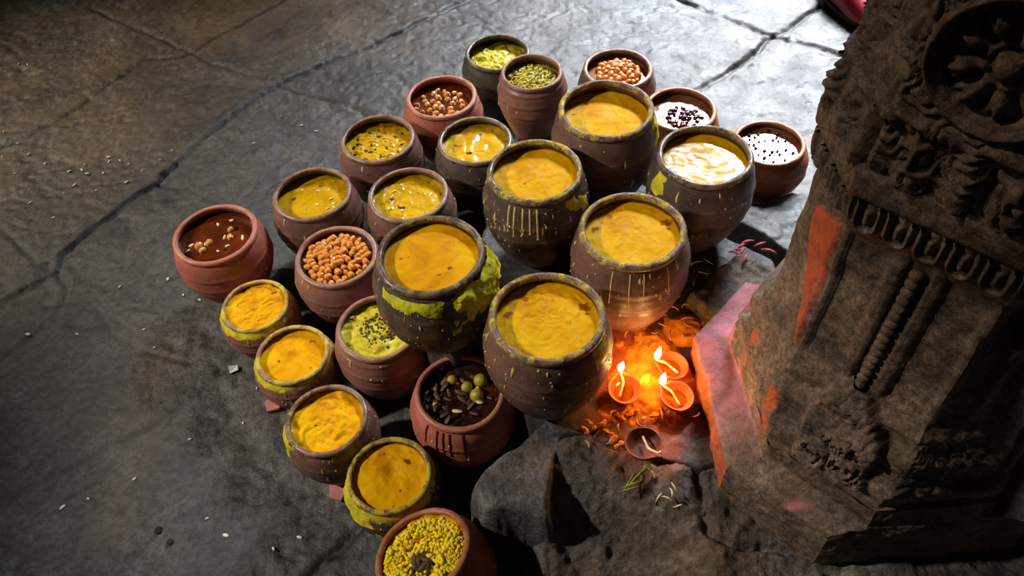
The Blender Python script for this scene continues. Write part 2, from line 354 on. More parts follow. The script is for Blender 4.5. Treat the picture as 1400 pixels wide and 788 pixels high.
# ------------------------------------------------------------------ carved pillar
PC = np.array([.60, .715])
NORM = [math.radians(a) for a in (180, 225, 270, 315, 0, 45, 90, 135)]      # W SW S SE E NE N NW
PL = np.array([.267, .264, .236, .30, .28, .28, .285, .303])
PT = np.array([.212, .222, .231, .24, .25, .25, .25, .250])     # top edge of the plinth bevel
SH = np.array([.197, .181, .195, .140, .19, .18, .19, .181])
def octagon(dist):
    V = []
    for i in range(8):
        a, b = NORM[i], NORM[(i + 1) % 8]
        A = np.array([[math.cos(a), math.sin(a)], [math.cos(b), math.sin(b)]]); V.append(np.linalg.solve(A, [dist[i], dist[(i + 1) % 8]]) + PC)
    return V      # V[i] = corner between face i and i+1
def ridge(x, w): return np.exp(-(x / w) ** 2)
def band(name, prof, carve=None, res_u=.0035, res_z=.0035, faces=(0, 1, 2, 3), erode=.003, seed=0, attrs_fn=None, mat=None, parent=None, lids=True, base_=False):
    """one horizontal course of the pillar: prof = (depth below camera, plinth share, extra inset) from bottom to top"""
    pts = [np.concatenate([[HC - d], (o + SH + ((PT if t <= 1 and base_ else PL) - SH) * t) if np.isscalar(t) else np.asarray(t) + o]) for d, t, o in prof]
    rows = [pts[0]]
    for a, b in zip(pts[:-1], pts[1:]):
        L = math.hypot(b[0] - a[0], b[2] - a[2]); n = max(1, int(L / res_z))
        rows += [a + (b - a) * k / n for k in range(1, n + 1)]
    rows = np.array(rows); Vs, Fs, At = [], [], []; base = 0
    for fi in range(8):
        hi = fi in faces
        wid = None; P0 = []; P1 = []
        for rw in rows:
            oc = octagon(rw[1:]); P0.append(oc[fi - 1]); P1.append(oc[fi])
        P0 = np.array(P0); P1 = np.array(P1); W = np.linalg.norm(P1 - P0, axis=1)
        nu = max(2, int(W.max() / res_u)) + 1 if hi else 5
        u = np.linspace(0, 1, nu)[None, :, None]
        XY = P0[:, None] * (1 - u) + P1[:, None] * u
        Z = np.repeat(rows[:, 0][:, None], nu, 1)
        um = (u[..., 0] - .5) * W[:, None]
        n = np.array([math.cos(NORM[fi]), math.sin(NORM[fi])])
        P = np.concatenate([XY, Z[..., None]], -1)
        h = np.zeros_like(Z)
        if carve and hi:
            e = sstep(0, .006, W[:, None] / 2 - np.abs(um)); h = carve(fi, um, Z, W[:, None], P) * e
        rad = (XY - PC) / np.linalg.norm(XY - PC, axis=-1, keepdims=True)
        er = erode * (fbm(P, 18, 4, seed) + .6 * fbm(P, 60, 3, seed + 5)) - erode * 2.2 * sstep(.25, .6, fbm(P, 9, 3, seed + 9))
        XY2 = XY + n * h[..., None] + rad * er[..., None]
        P2 = np.concatenate([XY2, Z[..., None] + (0 * Z)[..., None]], -1)
        Vs.append(P2.reshape(-1, 3)); Fs.append(grid_faces(nu, len(rows), base=base)); base += Z.size
        a = attrs_fn(fi, um, Z, P) if attrs_fn else {'pink': 0 * Z, 'orange': 0 * Z}
        At.append(a)
    V = np.concatenate(Vs); Fc = np.concatenate(Fs).tolist()
    if lids:
        for row, flip in ((0, True), (-1, False)):
            z = rows[row][0]; oc = octagon(rows[row][1:] - .001); st = len(V)
            V = np.concatenate([V, np.array([[*p, z] for p in oc])]); lid = list(range(st, st + 8)); Fc.append(lid[::-1] if flip else lid)
    full = {k: np.concatenate([a[k].ravel() for a in At]) for k in At[0]}
    full = {k: np.concatenate([v, np.zeros(len(V) - len(v))]) for k, v in full.items()}
    return mesh_obj(name, V, Fc, mat or M['pillar'], parent, attrs=full)
pil = empty('carved_pillar', (0, 0, 0)); tag(pil, 'carved dark stone temple pillar with medallion on stepped plinth at right', 'pillar')
def swirl(P, um, Z, fi, sc=1., seed=0):
    Q = np.stack([um * 1.0 + fi * .7, Z, 0 * Z], -1)
    wx = um + .012 * fbm(Q, 26 * sc, 2, seed + 1); wz = Z + .012 * fbm(Q, 26 * sc, 2, seed + 2)
    a = fbm(np.stack([wx + fi * .7, wz, 0 * Z], -1), 20 * sc, 2, seed + 3)
    return np.abs(np.sin(a * 13.)) ** .8
def cap(um, Z, u0, za, zb): return np.hypot(um - u0, Z - np.clip(Z, za, zb))
def scroll(um, Z, u0, z0, turns=9., R=.03, hand=1):
    x, y = (um - u0) * hand, Z - z0; r = np.hypot(x, y); th = np.arctan2(y, x)
    return (.5 + .5 * np.cos(th + r * 6.283 / (R / turns * 3.2))) * sstep(R, R * .8, r)
def plinth_attr(fi, um, Z, P):
    pk = sstep(.60, .76, P[..., 1]) * sstep(.60, .46, P[..., 0]) * sstep(PZ + .050, PZ + .058, Z) * (1. if fi in (0, 7) else 0)
    og = (sstep(.47, .62, P[..., 1]) * sstep(PZ + .060, PZ + .050, Z) * .7 if fi == 0 else 0 * Z) 
    k = np.clip(og, 0, 1)
    rs = np.exp(-(((um - .02) / .010) ** 2 + ((Z - PZ - .065) / .006) ** 2)) * (fi == 1)
    return {'pink': np.clip(pk * (1 - k) + rs, 0, 1), 'orange': k}
band('plinth', [(1.40, 1, 0), (1.228, 1, 0), (1.223, PL * .97 + PT * .03, 0), (1.204, PT, .003), (1.200, PT, -.002), (1.16, PT, -.004)], None, attrs_fn=plinth_attr, erode=.005, seed=3, parent=pil)
def base_attr(fi, um, Z, P):
    og = .9 * sstep(.0, .35, fbm(P * (1, 1, .35), 26, 3, 5)) * sstep(.5, .66, P[..., 1]) * sstep(HC - 1.02, HC - 1.08, Z) if fi in (0, 7) else 0 * Z
    return {'pink': 0 * Z, 'orange': np.clip(og, 0, 1)}
def base_carve(fi, um, Z, W, P):
    h = 0 * Z
    d = HC - Z
    if fi == 1:
        x = um - .004; tri = sstep(.062, .05, np.abs(x) + np.clip((1.02 - d) * .75, 0, 1) * .9) * sstep(1.135, 1.125, d)
        s = np.maximum.reduce([scroll(um, Z, -.021, HC - 1.098, 8.5, .027), scroll(um, Z, .029, HC - 1.095, 8.5, .027, -1), scroll(um, Z, .004, HC - 1.05, 8.5, .026), .35 * swirl(P, um, Z, fi, 1.2, 5)])
        h = h + tri * (.015 + .018 * s)
    if fi in (0, 2, 7): h = h + .005 * swirl(P, um, Z, fi, 1.3, 9) * sstep(1.13, 1.11, d) * sstep(.99, 1.01, d)
    return h
band('base_moulding', [(1.21, .86, 0), (1.168, .86, 0), (1.158, .70, 0), (1.148, .70, 0), (1.140, .82, 0), (1.120, .84, 0), (1.110, .74, 0), (1.098, .50, 0), (1.070, .44, 0), (1.060, .58, 0), (1.040, .60, 0), (1.030, .46, 0), (1.012, .24, 0), (.990, .20, .004), (.980, .10, .002), (.955, .0, -.004)],
     base_carve, erode=.004, seed=13, parent=pil, attrs_fn=base_attr, base_=True)
ZF = HC - .715
def glow_wedge(fi, um, Z, W):  # lamp glow on the west face, painted as an orange wedge
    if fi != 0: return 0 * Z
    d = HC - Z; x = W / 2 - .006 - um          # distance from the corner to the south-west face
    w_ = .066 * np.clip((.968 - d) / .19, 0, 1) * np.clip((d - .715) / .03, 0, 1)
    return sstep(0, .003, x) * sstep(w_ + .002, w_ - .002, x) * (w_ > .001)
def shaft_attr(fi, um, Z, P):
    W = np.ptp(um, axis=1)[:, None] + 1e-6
    return {'pink': 0 * Z, 'orange': glow_wedge(fi, um, Z, W)}
def shaft_carve(fi, um, Z, W, P):
    h = 0 * Z
    if fi in (1, 3):
        h += .005 * (ridge(np.abs(um) - .0185, .0032)) + .004 * ridge(np.abs(um) - .026, .003)
        h -= .003 * (np.abs(um) < .015)
        # recessed side panels
        x = np.abs(um); h -= .006 * sstep(.032, .036, x) * sstep(W / 2 - .006, W / 2 - .010, x) * sstep(HC - .965, HC - .955, Z)
    if fi in (0, 2): h -= .006 * sstep(W / 2 - .010, W / 2 - .016, np.abs(um)) * sstep(HC - .965, HC - .95, Z) * (fi == 2)
    if fi == 0: h += .006 * glow_wedge(fi, um, Z, W)
    h += .0025 * fbm(P, 30, 3, 77)
    return h * sstep(HC - .972, HC - .958, Z)
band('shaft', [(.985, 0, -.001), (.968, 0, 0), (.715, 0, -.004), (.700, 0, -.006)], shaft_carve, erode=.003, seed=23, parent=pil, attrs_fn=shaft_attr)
def bead_strip():
    V, Fc = [], []
    oc = octagon(SH - .001); a, b = oc[0], oc[1]; mid = (a + b) / 2; n = np.array([math.cos(NORM[1]), math.sin(NORM[1])]); t = np.array([-n[1], n[0]])
    k = 0; z = HC - .958
    bm = bmesh.new()
    while z < HC - .722:
        mtx = Matrix.Translation((*(mid + n * .001), z)) @ Matrix.Rotation(math.atan2(n[1], n[0]), 4, 'Z') @ Matrix.Diagonal((.0075, .0088, .0078, 1))
        bmesh.ops.create_icosphere(bm, subdivisions=3, radius=1, matrix=mtx); z += .0152
    me = bpy.data.meshes.new('bead_strip'); bm.to_mesh(me); bm.free(); me.materials.append(M['pillar'])
    me.polygons.foreach_set('use_smooth', [True] * len(me.polygons))
    o = bpy.data.objects.new('bead_strip', me); COL.objects.link(o); o.parent = pil
bead_strip()
def frieze_carve(fi, um, Z, W, P):
    per = .0365; u = um - np.round(um / per) * per
    zb = HC - .682; d = np.hypot(u, np.minimum(0, Z - zb))
    h = .009 * ridge(d - .0128, .0032) - .004 * ridge(d - .0078, .0022)
    h += .007 * ridge(d, .0042) * (Z < zb + .02)
    return h
band('tongue_frieze', [(.722, 0, -.008), (.708, 0, -.002), (.690, 0, .006), (.668, 0, .009), (.652, 0, .009)], frieze_carve, res_u=.0022, res_z=.0022, erode=.0025, seed=33, parent=pil)
band('ledge', [(.662, 0, .0), (.652, 0, .002), (.650, 0, .012), (.642, 0, .014), (.618, 0, .014), (.611, 0, .010), (.604, 0, .0)], None, erode=.004, seed=43, parent=pil)
def fol_carve(fi, um, Z, W, P):
    s = swirl(P, um, Z, fi, 1.0, 15); lobes = .5 + .5 * np.cos(um * 6.283 / .052 + 8 * (Z - HC + .57))
    return .017 * s * (.4 + .6 * lobes) + .004 * lobes
band('foliage_band', [(.614, 0, .0), (.600, 0, .003), (.560, 0, .003), (.540, 0, -.003)], fol_carve, res_u=.0026, res_z=.0026, erode=.003, seed=53, parent=pil)
MZ = HC - .452; MU = -.012
def block_carve(fi, um, Z, W, P):
    if fi == 1:
        x, y = um - MU, Z - MZ; r = np.hypot(x, y); th = np.arctan2(y, x)
        out = sstep(.073, .078, r)
        pet = .5 + .5 * np.cos(th * 9)
        h = .012 * ridge(r - .069, .0045) + .004 * ridge(r - .0605, .002)
        h += sstep(.06, .055, r) * (-.010 + .017 * pet ** .7 * ridge(r - .040, .014) + .006 * ridge(r - .021, .004) + .0045 * np.cos(th * 27) * ridge(r - .05, .006))
        h += .018 * np.sqrt(np.clip(1 - (r / .0155) ** 2, 0, 1))
        h += out * (-.003 + .010 * swirl(P, um, Z, fi, 1.1, 25))
        return h
    return .010 * swirl(P, um, Z, fi, .9, 35) - .003
band('medallion_block', [(.552, 0, .0), (.545, 0, .004), (.540, 0, .008), (.530, 0, .008), (.526, 0, -.001), (.375, 0, -.001), (.372, 0, .008), (.36, 0, .008), (.356, 0, -.002), (.05, 0, -.002)], block_carve, res_u=.0026, res_z=.0026, erode=.0035, seed=63, parent=pil)
band('upper_shaft', [(.06, 0, -.004), (-1.6, 0, -.004)], None, res_u=.02, res_z=.02, faces=(0, 1), erode=.004, seed=73, parent=pil)

# ------------------------------------------------------------------ pots
PK = {'olive': (-.2408, 1.2448, .0736), 'gy': (-.3531, 1.1013, .0728), 'ol2': (-.0510, 1.2188, .0730), 'ol3': (-.1760, 1.0807, .0736),
 'redchick': (-.1164, 1.3632, .0733), 'green': (.0041, 1.5065, .0705), 'seed': (.0726, 1.4251, .0657), 'nut': (.2524, 1.4178, .0727),
 'B3': (.2110, 1.2884, .0960), 'purp': (.3552, 1.2695, .0714), 'A3': (.3756, 1.1313, .0890), 'right': (.4995, 1.1518, .0670),
 'B2': (.0575, 1.1208, .0893), 'A2': (.2137, .9547, .0930), 'A1': (.0525, .7794, .0934), 'B1': (-.1343, .9298, .0938),
 'boondi': (-.2947, .9401, .0714), 'red': (-.5153, 1.0134, .0747), 'y1': (-.4184, .8422, .0556), 'y2': (-.3456, .7389, .0577),
 'y3': (-.2809, .6174, .0607), 'y4': (-.1856, .5228, .0591), 'cab': (-.2153, .7805, .0671), 'olive_dark': (-.0867, .6495, .0680)}
NT = 96
def wob(th, seed):
    a = [.006 * math.sin(seed * 1.7), .005 * math.cos(seed * 2.3), .003]
    return 1 + a[0] * np.cos(2 * th + seed) + a[1] * np.cos(3 * th + 2 * seed) + a[2] * np.cos(5 * th + 3 * seed)
def spline(pts, n):
    pts = np.array(pts, float); d = np.r_[0, np.cumsum(np.hypot(*np.diff(pts, axis=0).T))]
    # Catmull-Rom through the points
    out = []; m = len(pts)
    for i in range(m - 1):
        p0, p1, p2, p3 = pts[max(i - 1, 0)], pts[i], pts[i + 1], pts[min(i + 2, m - 1)]
        k = max(2, int(round(n * (d[i + 1] - d[i]) / d[-1])))
        for t in np.arange(k) / k:
            out.append(.5 * ((2 * p1) + (-p0 + p2) * t + (2 * p0 - 5 * p1 + 4 * p2 - p3) * t * t + (-p0 + 3 * p1 - 3 * p2 + p3) * t ** 3))
    out.append(pts[-1]); return np.array(out)
OUT = {  # outer profiles (r/R, z/h)
 'round': [(.0, 0), (.50, 0), (.60, .02), (.80, .15), (1.00, .33), (1.11, .50), (1.13, .62), (1.11, .75), (1.06, .86), (1.0, .925), (.965, .95)],
 'tall': [(.0, 0), (.56, 0), (.66, .02), (.80, .14), (.97, .32), (1.09, .48), (1.135, .62), (1.115, .76), (1.06, .87), (.99, .925), (.96, .95)],
 'wide': [(.0, 0), (.46, 0), (.58, .02), (.83, .18), (1.05, .36), (1.155, .52), (1.165, .63), (1.14, .76), (1.08, .87), (.99, .935), (.95, .955)]}
def lathe(prof, seed, nt=NT, warp=.0):
    th = np.linspace(0, 2 * np.pi, nt, endpoint=False); w = wob(th, seed)
    r, z = prof[:, 0], prof[:, 1]
    X = r[:, None] * np.cos(th) * w; Y = r[:, None] * np.sin(th) * w; Z = np.repeat(z[:, None], nt, 1)
    return np.stack([X, Y, Z], -1), th
POTS = {}
def make_pot(key, clay, shape, c, label, level=0., crust=.5, shade=0., ridges=2, drips=0, dripmat='drip', tilt=None, seed=None):
    dx, dy, k = PK[key]; seed = seed if seed is not None else len(POTS) + 1
    d = (HC - level) / (1 + c * k); R = k * d; h = c * R
    root = empty('clay_pot', (dx * d, dy * d, level)); tag(root, label, 'pot')
    o = spline(OUT[shape], 70) * (R, h)
    # thrown ridges on the belly
    wr = np.full(len(o), .10)
    for i in range(ridges):
        zc = h * (.56 + .17 * i); o[:, 0] += .0024 * np.exp(-((o[:, 1] - zc) / .0030) ** 2) - .0012 * np.exp(-((o[:, 1] - zc + .007) / .004) ** 2); wr += .3 * np.exp(-((o[:, 1] - zc) / .0025) ** 2)
    inn = spline([(.885, .955), (.90, .92), (1.0, .84), (1.06, .7), (1.05, .52), (.8, .22), (.3, .08), (0, .07)], 30) * (R, h)
    prof = np.concatenate([o, inn]); V, th = lathe(prof, seed); n = len(prof)
    V[..., :2] *= (1 + .012 * fbm(V, 9, 3, seed))[..., None]
    zz = V[..., 2] / h
    sidx = np.arange(n)[:, None] >= len(o)
    cr = np.where(sidx,   .26 + .3 * crust, crust * sstep(.62, .98, zz) + .12 * crust)
    so = np.where(sidx, .55, shade * sstep(.72, .50, zz + .10 * fbm(V, 16, 3, seed + 3)))  # shade on the lower belly painted as darkening; inner wall darkened too
    body = mesh_obj('body', V.reshape(-1, 3), grid_faces(NT, n, True), CL[clay], root, attrs={'crust': cr, 'shade': so, 'wear_glint': np.repeat(np.r_[wr, 0 * inn[:, 0]][:, None], NT, 1)})
    rp = spline([(.885, .95), (.868, .968), (.872, .988), (.90, .999), (.945, 1.0), (.985, .988), (1.0, .968), (.99, .948), (.965, .938), (.93, .94), (.885, .95)], 30) * (R, h)
    Vr, _ = lathe(rp, seed); Vr[..., 2] += .0022 * fbm(Vr, 14, 3, seed + 7); Vr[..., :2] *= (1 + .010 * fbm(Vr, 20, 3, seed + 8))[..., None]
    mesh_obj('rim', Vr.reshape(-1, 3), grid_faces(NT, len(rp), True), CL[clay], root, attrs={'crust': np.full(Vr.shape[:2], .15 + .75 * crust + (.2 if level > 0 and crust > .2 else 0)), 'shade': np.full(Vr.shape[:2], shade * .25), 'wear_glint': np.repeat(.5 * sstep(.93, .99, rp[:, 1] / h)[:, None], NT, 1)})  # tan rim edge: dried curry film and wear plus a painted highlight
    POTS[key] = dict(root=root, R=R, h=h, seed=seed, prof=o, level=level, inn=inn)
    if drips:
        rs = np.random.default_rng(seed * 13); VV, FF = [], []
        ok = o[:, 1] > .30 * h; pz, pr = o[ok, 1], o[ok, 0]
        for i in range(int(drips * 2.2)):
            a = rs.uniform(-math.pi * 1.05, .15 * math.pi); z = h * rs.uniform(.42, .92); s = rs.uniform(.0007, .0027); ln = s * rs.choice([1, 1.2, 2.5, 5]); b0 = len(VV)
            for rr, hh in ((1., 0), (.6, .0009), (0, .0013)):
                for j in range(8 if rr else 1):
                    q = j * math.pi / 4; jit = 1 + .25 * rs.uniform(-1, 1)
                    zz_ = min(max(z + ln * rr * jit * math.sin(q), pz.min()), pz.max()); r_ = np.interp(zz_, pz, pr) * (1 + 0)
                    an = a + s * rr * jit * math.cos(q) / r_; r_ *= wob(an, seed)
                    fac = 1 + .012 * fbm(np.array([[r_ * math.cos(an), r_ * math.sin(an), zz_]]), 9, 3, seed)[0]
                    r_ = r_ * fac + hh + .0004; VV.append((r_ * math.cos(an), r_ * math.sin(an), zz_))
            for j in range(8):
                FF.append([b0 + j, b0 + (j + 1) % 8, b0 + 8 + (j + 1) % 8, b0 + 8 + j]); FF.append([b0 + 8 + j, b0 + 8 + (j + 1) % 8, b0 + 16])
        mesh_obj('dried_splashes', VV, FF, M[dripmat], root)['kind'] = 'stuff'
    if tilt: root.rotation_euler = tilt
    return root
def fill(key, name, mat, label, cat='curry', drop=.26, amp=.0015, sc=30, lumps=0., lsc=40, swirl_=0., hole=None, mound=0.):
    """the food in a pot: a thick round body whose top has the ripples and lumps of the photo"""
    p = POTS[key]; R, h, seed = p['R'], p['h'], p['seed']; zt = h - drop * R
    inn = p['inn']; ri = np.interp(zt, inn[::-1, 1], inn[::-1, 0])
    nr = 44; rr = np.linspace(0.0, 1, nr)[1:]; th = np.linspace(0, 2 * np.pi, NT, endpoint=False)
    base = P3(ri * np.cos(th), ri * np.sin(th), zt); rim = ri * wob(th, seed) * (1 + .012 * fbm(base, 9, 3, seed)) - .0012
    X = rr[:, None] * rim * np.cos(th); Y = rr[:, None] * rim * np.sin(th); P = P3(X, Y, seed * 3.1)
    Q = P + .02 * np.stack([fbm(P, 20, 2, seed), fbm(P, 20, 2, seed + 1), 0 * X], -1)
    Z = zt + amp * fbm(P, sc, 3, seed + 2) + .4 * amp * fbm(P, sc * 4, 2, seed + 3)
    if lumps: Z = Z + lumps * np.abs(fbm(Q, lsc, 3, seed + 4)) * 2
    if swirl_: Z = Z + swirl_ * np.sin(18 * fbm(Q * .6, 14, 2, seed + 5) + np.arctan2(Y, X) + np.hypot(X, Y) * 90) * sstep(1, .8, rr)[:, None]
    if mound: Z = Z + mound * (1 - rr[:, None] ** 2)
    if hole: Z = Z - hole[2] * np.exp(-((X - hole[0] * R) ** 2 + (Y - hole[1] * R) ** 2) / (hole[3] * R) ** 2)
    Z = Z + .0015 * sstep(.93, 1, rr)[:, None]
    V = np.stack([X, Y, Z], -1).reshape(-1, 3)
    F_ = grid_faces(NT, nr - 1, True); n0 = len(V)
    low = np.stack([.93 * rim * np.cos(th), .93 * rim * np.sin(th), np.full(NT, zt - .02)], -1)
    V = np.concatenate([V, low, [[0, 0, float(Z[0].mean())]], [[0, 0, zt - .02]]])
    fl = F_.tolist(); o_ = (nr - 2) * NT
    for j in range(NT):
        j2 = (j + 1) % NT
        fl.append([o_ + j, o_ + j2, n0 + j2, n0 + j]); fl.append([j2, j, n0 + NT]); fl.append([n0 + j, n0 + j2, n0 + NT + 1])
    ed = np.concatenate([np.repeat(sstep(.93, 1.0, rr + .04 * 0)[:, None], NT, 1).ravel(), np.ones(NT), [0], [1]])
    fl = [f[::-1] for f in fl] if False else fl
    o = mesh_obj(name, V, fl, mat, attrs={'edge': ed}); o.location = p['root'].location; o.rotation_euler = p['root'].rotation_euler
    tag(o, label, cat); p['zt'] = zt; p['ri'] = ri; p['fill'] = o
    return o
# --- the six raised pots
make_pot('A1', 'brown', 'round', 2.45, 'brown-purple clay pot nearest the lit lamps, on the slab edge', PZ, .45, .35, 2, 26)
make_pot('A2', 'brown', 'round', 2.45, 'brown clay pot lit orange by the lamps, behind the nearest lamp-side pot', PZ, .45, .45, 2, 22)
make_pot('A3', 'dark', 'round', 2.45, 'large charcoal clay pot with milky reflection, rearmost beside the pillar', PZ, .3, .7, 2, 14)
make_pot('B1', 'dark', 'wide', 2.4, 'charcoal clay pot with thick lime-yellow crust on its neck', PZ, .3, .75, 2, 22)
make_pot('B2', 'dark', 'round', 2.45, 'dark clay pot with yellow streaks in the middle of the raised group', PZ, .45, .8, 2, 36)
make_pot('B3', 'brown', 'round', 2.45, 'wide brown clay pot with yellow smear on shoulder, back of raised group', PZ, .45, .7, 2, 14)
# --- the pots on the floor
make_pot('cab', 'pink', 'round', 2.3, 'dusty pink pot of curry with brown crumbs under the yellow-crusted pot', 0, .1, .05, 3, 4)
make_pot('olive_dark', 'red', 'wide', 2.3, 'terracotta pot of dark syrup with drips down its front', 0, .05, 0., 2, 6, 'drip')
make_pot('boondi', 'pink', 'round', 2.15, 'dusty brown pot full of orange chickpeas', 0, .1, .35, 2, 8)
make_pot('ol3', 'brown', 'round', 2.15, 'brown pot of olive curry directly behind the yellow-crusted pot', 0, .3, .5, 2, 8)
make_pot('ol2', 'dark', 'round', 2.15, 'dark pot with dull olive curry left of the middle raised pot', 0, .2, .6, 2, 3)
make_pot('gy', 'brown', 'round', 2.15, 'purple-brown pot of yellow broth behind leftmost red pot', 0, .25, .5, 2, 14)
make_pot('olive', 'brown', 'round', 2.15, 'dark brown glossy pot of bubbly olive broth in left row', 0, .2, .5, 2, 10)
make_pot('redchick', 'red', 'round', 2.1, 'red-orange pot of chickpeas in red broth', 0, .1, .3, 2, 4)
make_pot('green', 'green', 'tall', 2.15, 'dark green stained pot of yellow mash farthest back', 0, .3, .4, 2, 4)
make_pot('seed', 'pink', 'tall', 2.35, 'tall brown-pink pot of green-yellow seeds', PZ, .15, 0., 3, 4)
make_pot('nut', 'brown', 'round', 2.0, 'brown pot heaped with orange-red nuts at back right', 0, .05, .3, 2, 0)
make_pot('purp', 'orange', 'round', 2.0, 'reddish brown pot of pale curry with dark red bits', 0, .05, .2, 2, 0)
make_pot('right', 'orange', 'wide', 1.9, 'orange-brown pot of white-glinting curry standing alone at far right', 0, .02, .0, 2, 0)
make_pot('red', 'red', 'round', 2.0, 'terracotta red pot at far left', 0, .05, 0., 2, 3)
make_pot('y1', 'pink', 'tall', 2.0, 'smallest dusty pink pot with yellow rim beside far left red pot', 0, .85, 0., 2, 6)
make_pot('y2', 'pink', 'tall', 1.9, 'small pot with smooth yellow filling and clean yellow rim, second of left front row', 0, .85, .05, 2, 5)
make_pot('y3', 'brown', 'tall', 2.15, 'small brown-pink pot of rough brown-yellow curry standing on a clay shard', 0, .6, .3, 2, 6)
make_pot('y4', 'dark', 'tall', 2.1, 'small dark pot with yellow swirl and dripping yellow side, next to tilted pot', 0, .9, .4, 2, 10)
# the tilted pot at the bottom edge
PK['rice'] = (-.100, .378, .0665)
make_pot('rice', 'orange', 'wide', 2.15, 'orange-brown tilted pot of yellow rice at bottom edge', 0, .05, 0., 2, 0)

dal = FD['dal']; dal2 = FD['dal2']; gr = FD['green']
fill('A1', 'dal', dal, 'grainy yellow dal in brown pot nearest the lit lamps', drop=.22, amp=.0022, sc=26, lumps=.0016, lsc=70)
fill('A2', 'dal', dal, 'yellow dal with long crease and pale glare, in pot lit orange by lamps', drop=.22, amp=.0022, sc=22, lumps=.0012, lsc=60)
fill('A3', 'dal', FD['glare'], 'yellow dal half white with glare in charcoal pot beside the pillar', drop=.24, amp=.0016, sc=16, lumps=.0008)
fill('B1', 'dal', FD['dal2'], 'smooth orange dal in the yellow-crusted pot', drop=.18, amp=.0016, sc=12)
fill('B2', 'dal', dal, 'yellow dal with bright folds in middle raised pot', drop=.24, amp=.0025, sc=20, lumps=.0012, lsc=40)
fill('B3', 'dal', dal, 'mustard yellow dal in wide pot at back of raised group', drop=.30, amp=.002, sc=14, lumps=.0015)
fill('cab', 'curry', FD['lime'], 'thick olive-yellow curry strewn with brown crumbs in dusty pink pot', drop=.25, amp=.003, sc=20, lumps=.006, lsc=34, mound=.006)
fill('olive_dark', 'syrup', FD['black'], 'black-brown syrup in dripping terracotta pot', drop=.28, amp=.003, sc=30, lumps=.003, lsc=40)
fill('boondi', 'gravy', FD['broth'], 'dark red gravy under the orange chickpeas', drop=.22, mound=.006)
fill('ol3', 'curry', gr, 'olive curry with pale pieces in brown pot behind yellow-crusted pot', drop=.24, amp=.003, sc=24, lumps=.003)
fill('ol2', 'curry', gr, 'dull olive curry in dark pot left of middle raised pot', drop=.26, amp=.003, sc=16, lumps=.003, lsc=22)
fill('gy', 'broth', gr, 'yellow-brown broth in purple-brown pot behind far left red pot', drop=.30, amp=.0025, sc=24, lumps=.001)
fill('olive', 'broth', gr, 'bubbly olive broth in dark glossy pot of left row', drop=.30, amp=.003, sc=30, lumps=.004, lsc=50)
fill('redchick', 'broth', FD['broth'], 'red broth under pale chickpeas in red-orange pot', drop=.28, amp=.001)
fill('green', 'mash', FD['lime'], 'lime-yellow mash in dark green pot farthest back', 'mash', drop=.38, amp=.004, sc=26, lumps=.005, mound=.006)
fill('seed', 'mash', FD['lime'], 'greenish paste under the seeds in tall pink pot', 'mash', drop=.42, amp=.003, sc=26, lumps=.003, mound=.008)
fill('nut', 'curry', FD['pale'], 'glinting pale curry under the orange-red nuts', drop=.30, amp=.0006, mound=.004)
fill('purp', 'curry', FD['pale'], 'white-glinting curry under the dark red bits', drop=.26, amp=.0008)
fill('right', 'curry', FD['pale'], 'thin white-glinting curry with black peppercorns in far right pot', drop=.24, amp=.0005)
fill('red', 'broth', FD['broth'], 'dark brown broth in far left terracotta pot', drop=.24, amp=.0012)
fill('y1', 'mash', FD['dal2'], 'lumpy yellow mash in smallest pot by far left red pot', 'mash', drop=.16, amp=.005, sc=26, lumps=.006, lsc=36)
fill('y2', 'mash', FD['dal2'], 'smooth deep yellow mash in second pot of left front row', 'mash', drop=.20, amp=.002, sc=20, lumps=.0006)
fill('y3', 'mash', FD['dal2'], 'rough brown-yellow mash in pot standing on a clay shard', 'mash', drop=.20, amp=.004, sc=24, lumps=.005, lsc=34)
fill('y4', 'mash', FD['dal2'], 'orange-yellow mash with a swirled dimple, pot next to tilted pot', 'mash', drop=.15, amp=.003, sc=18, lumps=.001, hole=(.1, .1, .007, .22))

# the rice pot leans towards the lower left
def tilt_pot(key, ax, ang):
    p = POTS[key]; r = p['root']; q = Matrix.Rotation(ang, 4, Vector(ax))
    piv = Vector((ax[1], -ax[0], 0)) * 0
    r.rotation_euler = q.to_euler()
    zmin = min((q @ Vector((a, b, 0))).z for a in (-1, 1) for b in (-1, 1)) * p['R'] * .5
    r.location.z = -zmin * .98
tilt_pot('rice', (.62, .78, 0), math.radians(-20))
fill('rice', 'rice', M['rice'] if False else FD['dal2'], 'yellow rice bed in the tilted pot at bottom edge', 'rice', drop=.16, amp=.004, sc=24, lumps=.006, lsc=34)

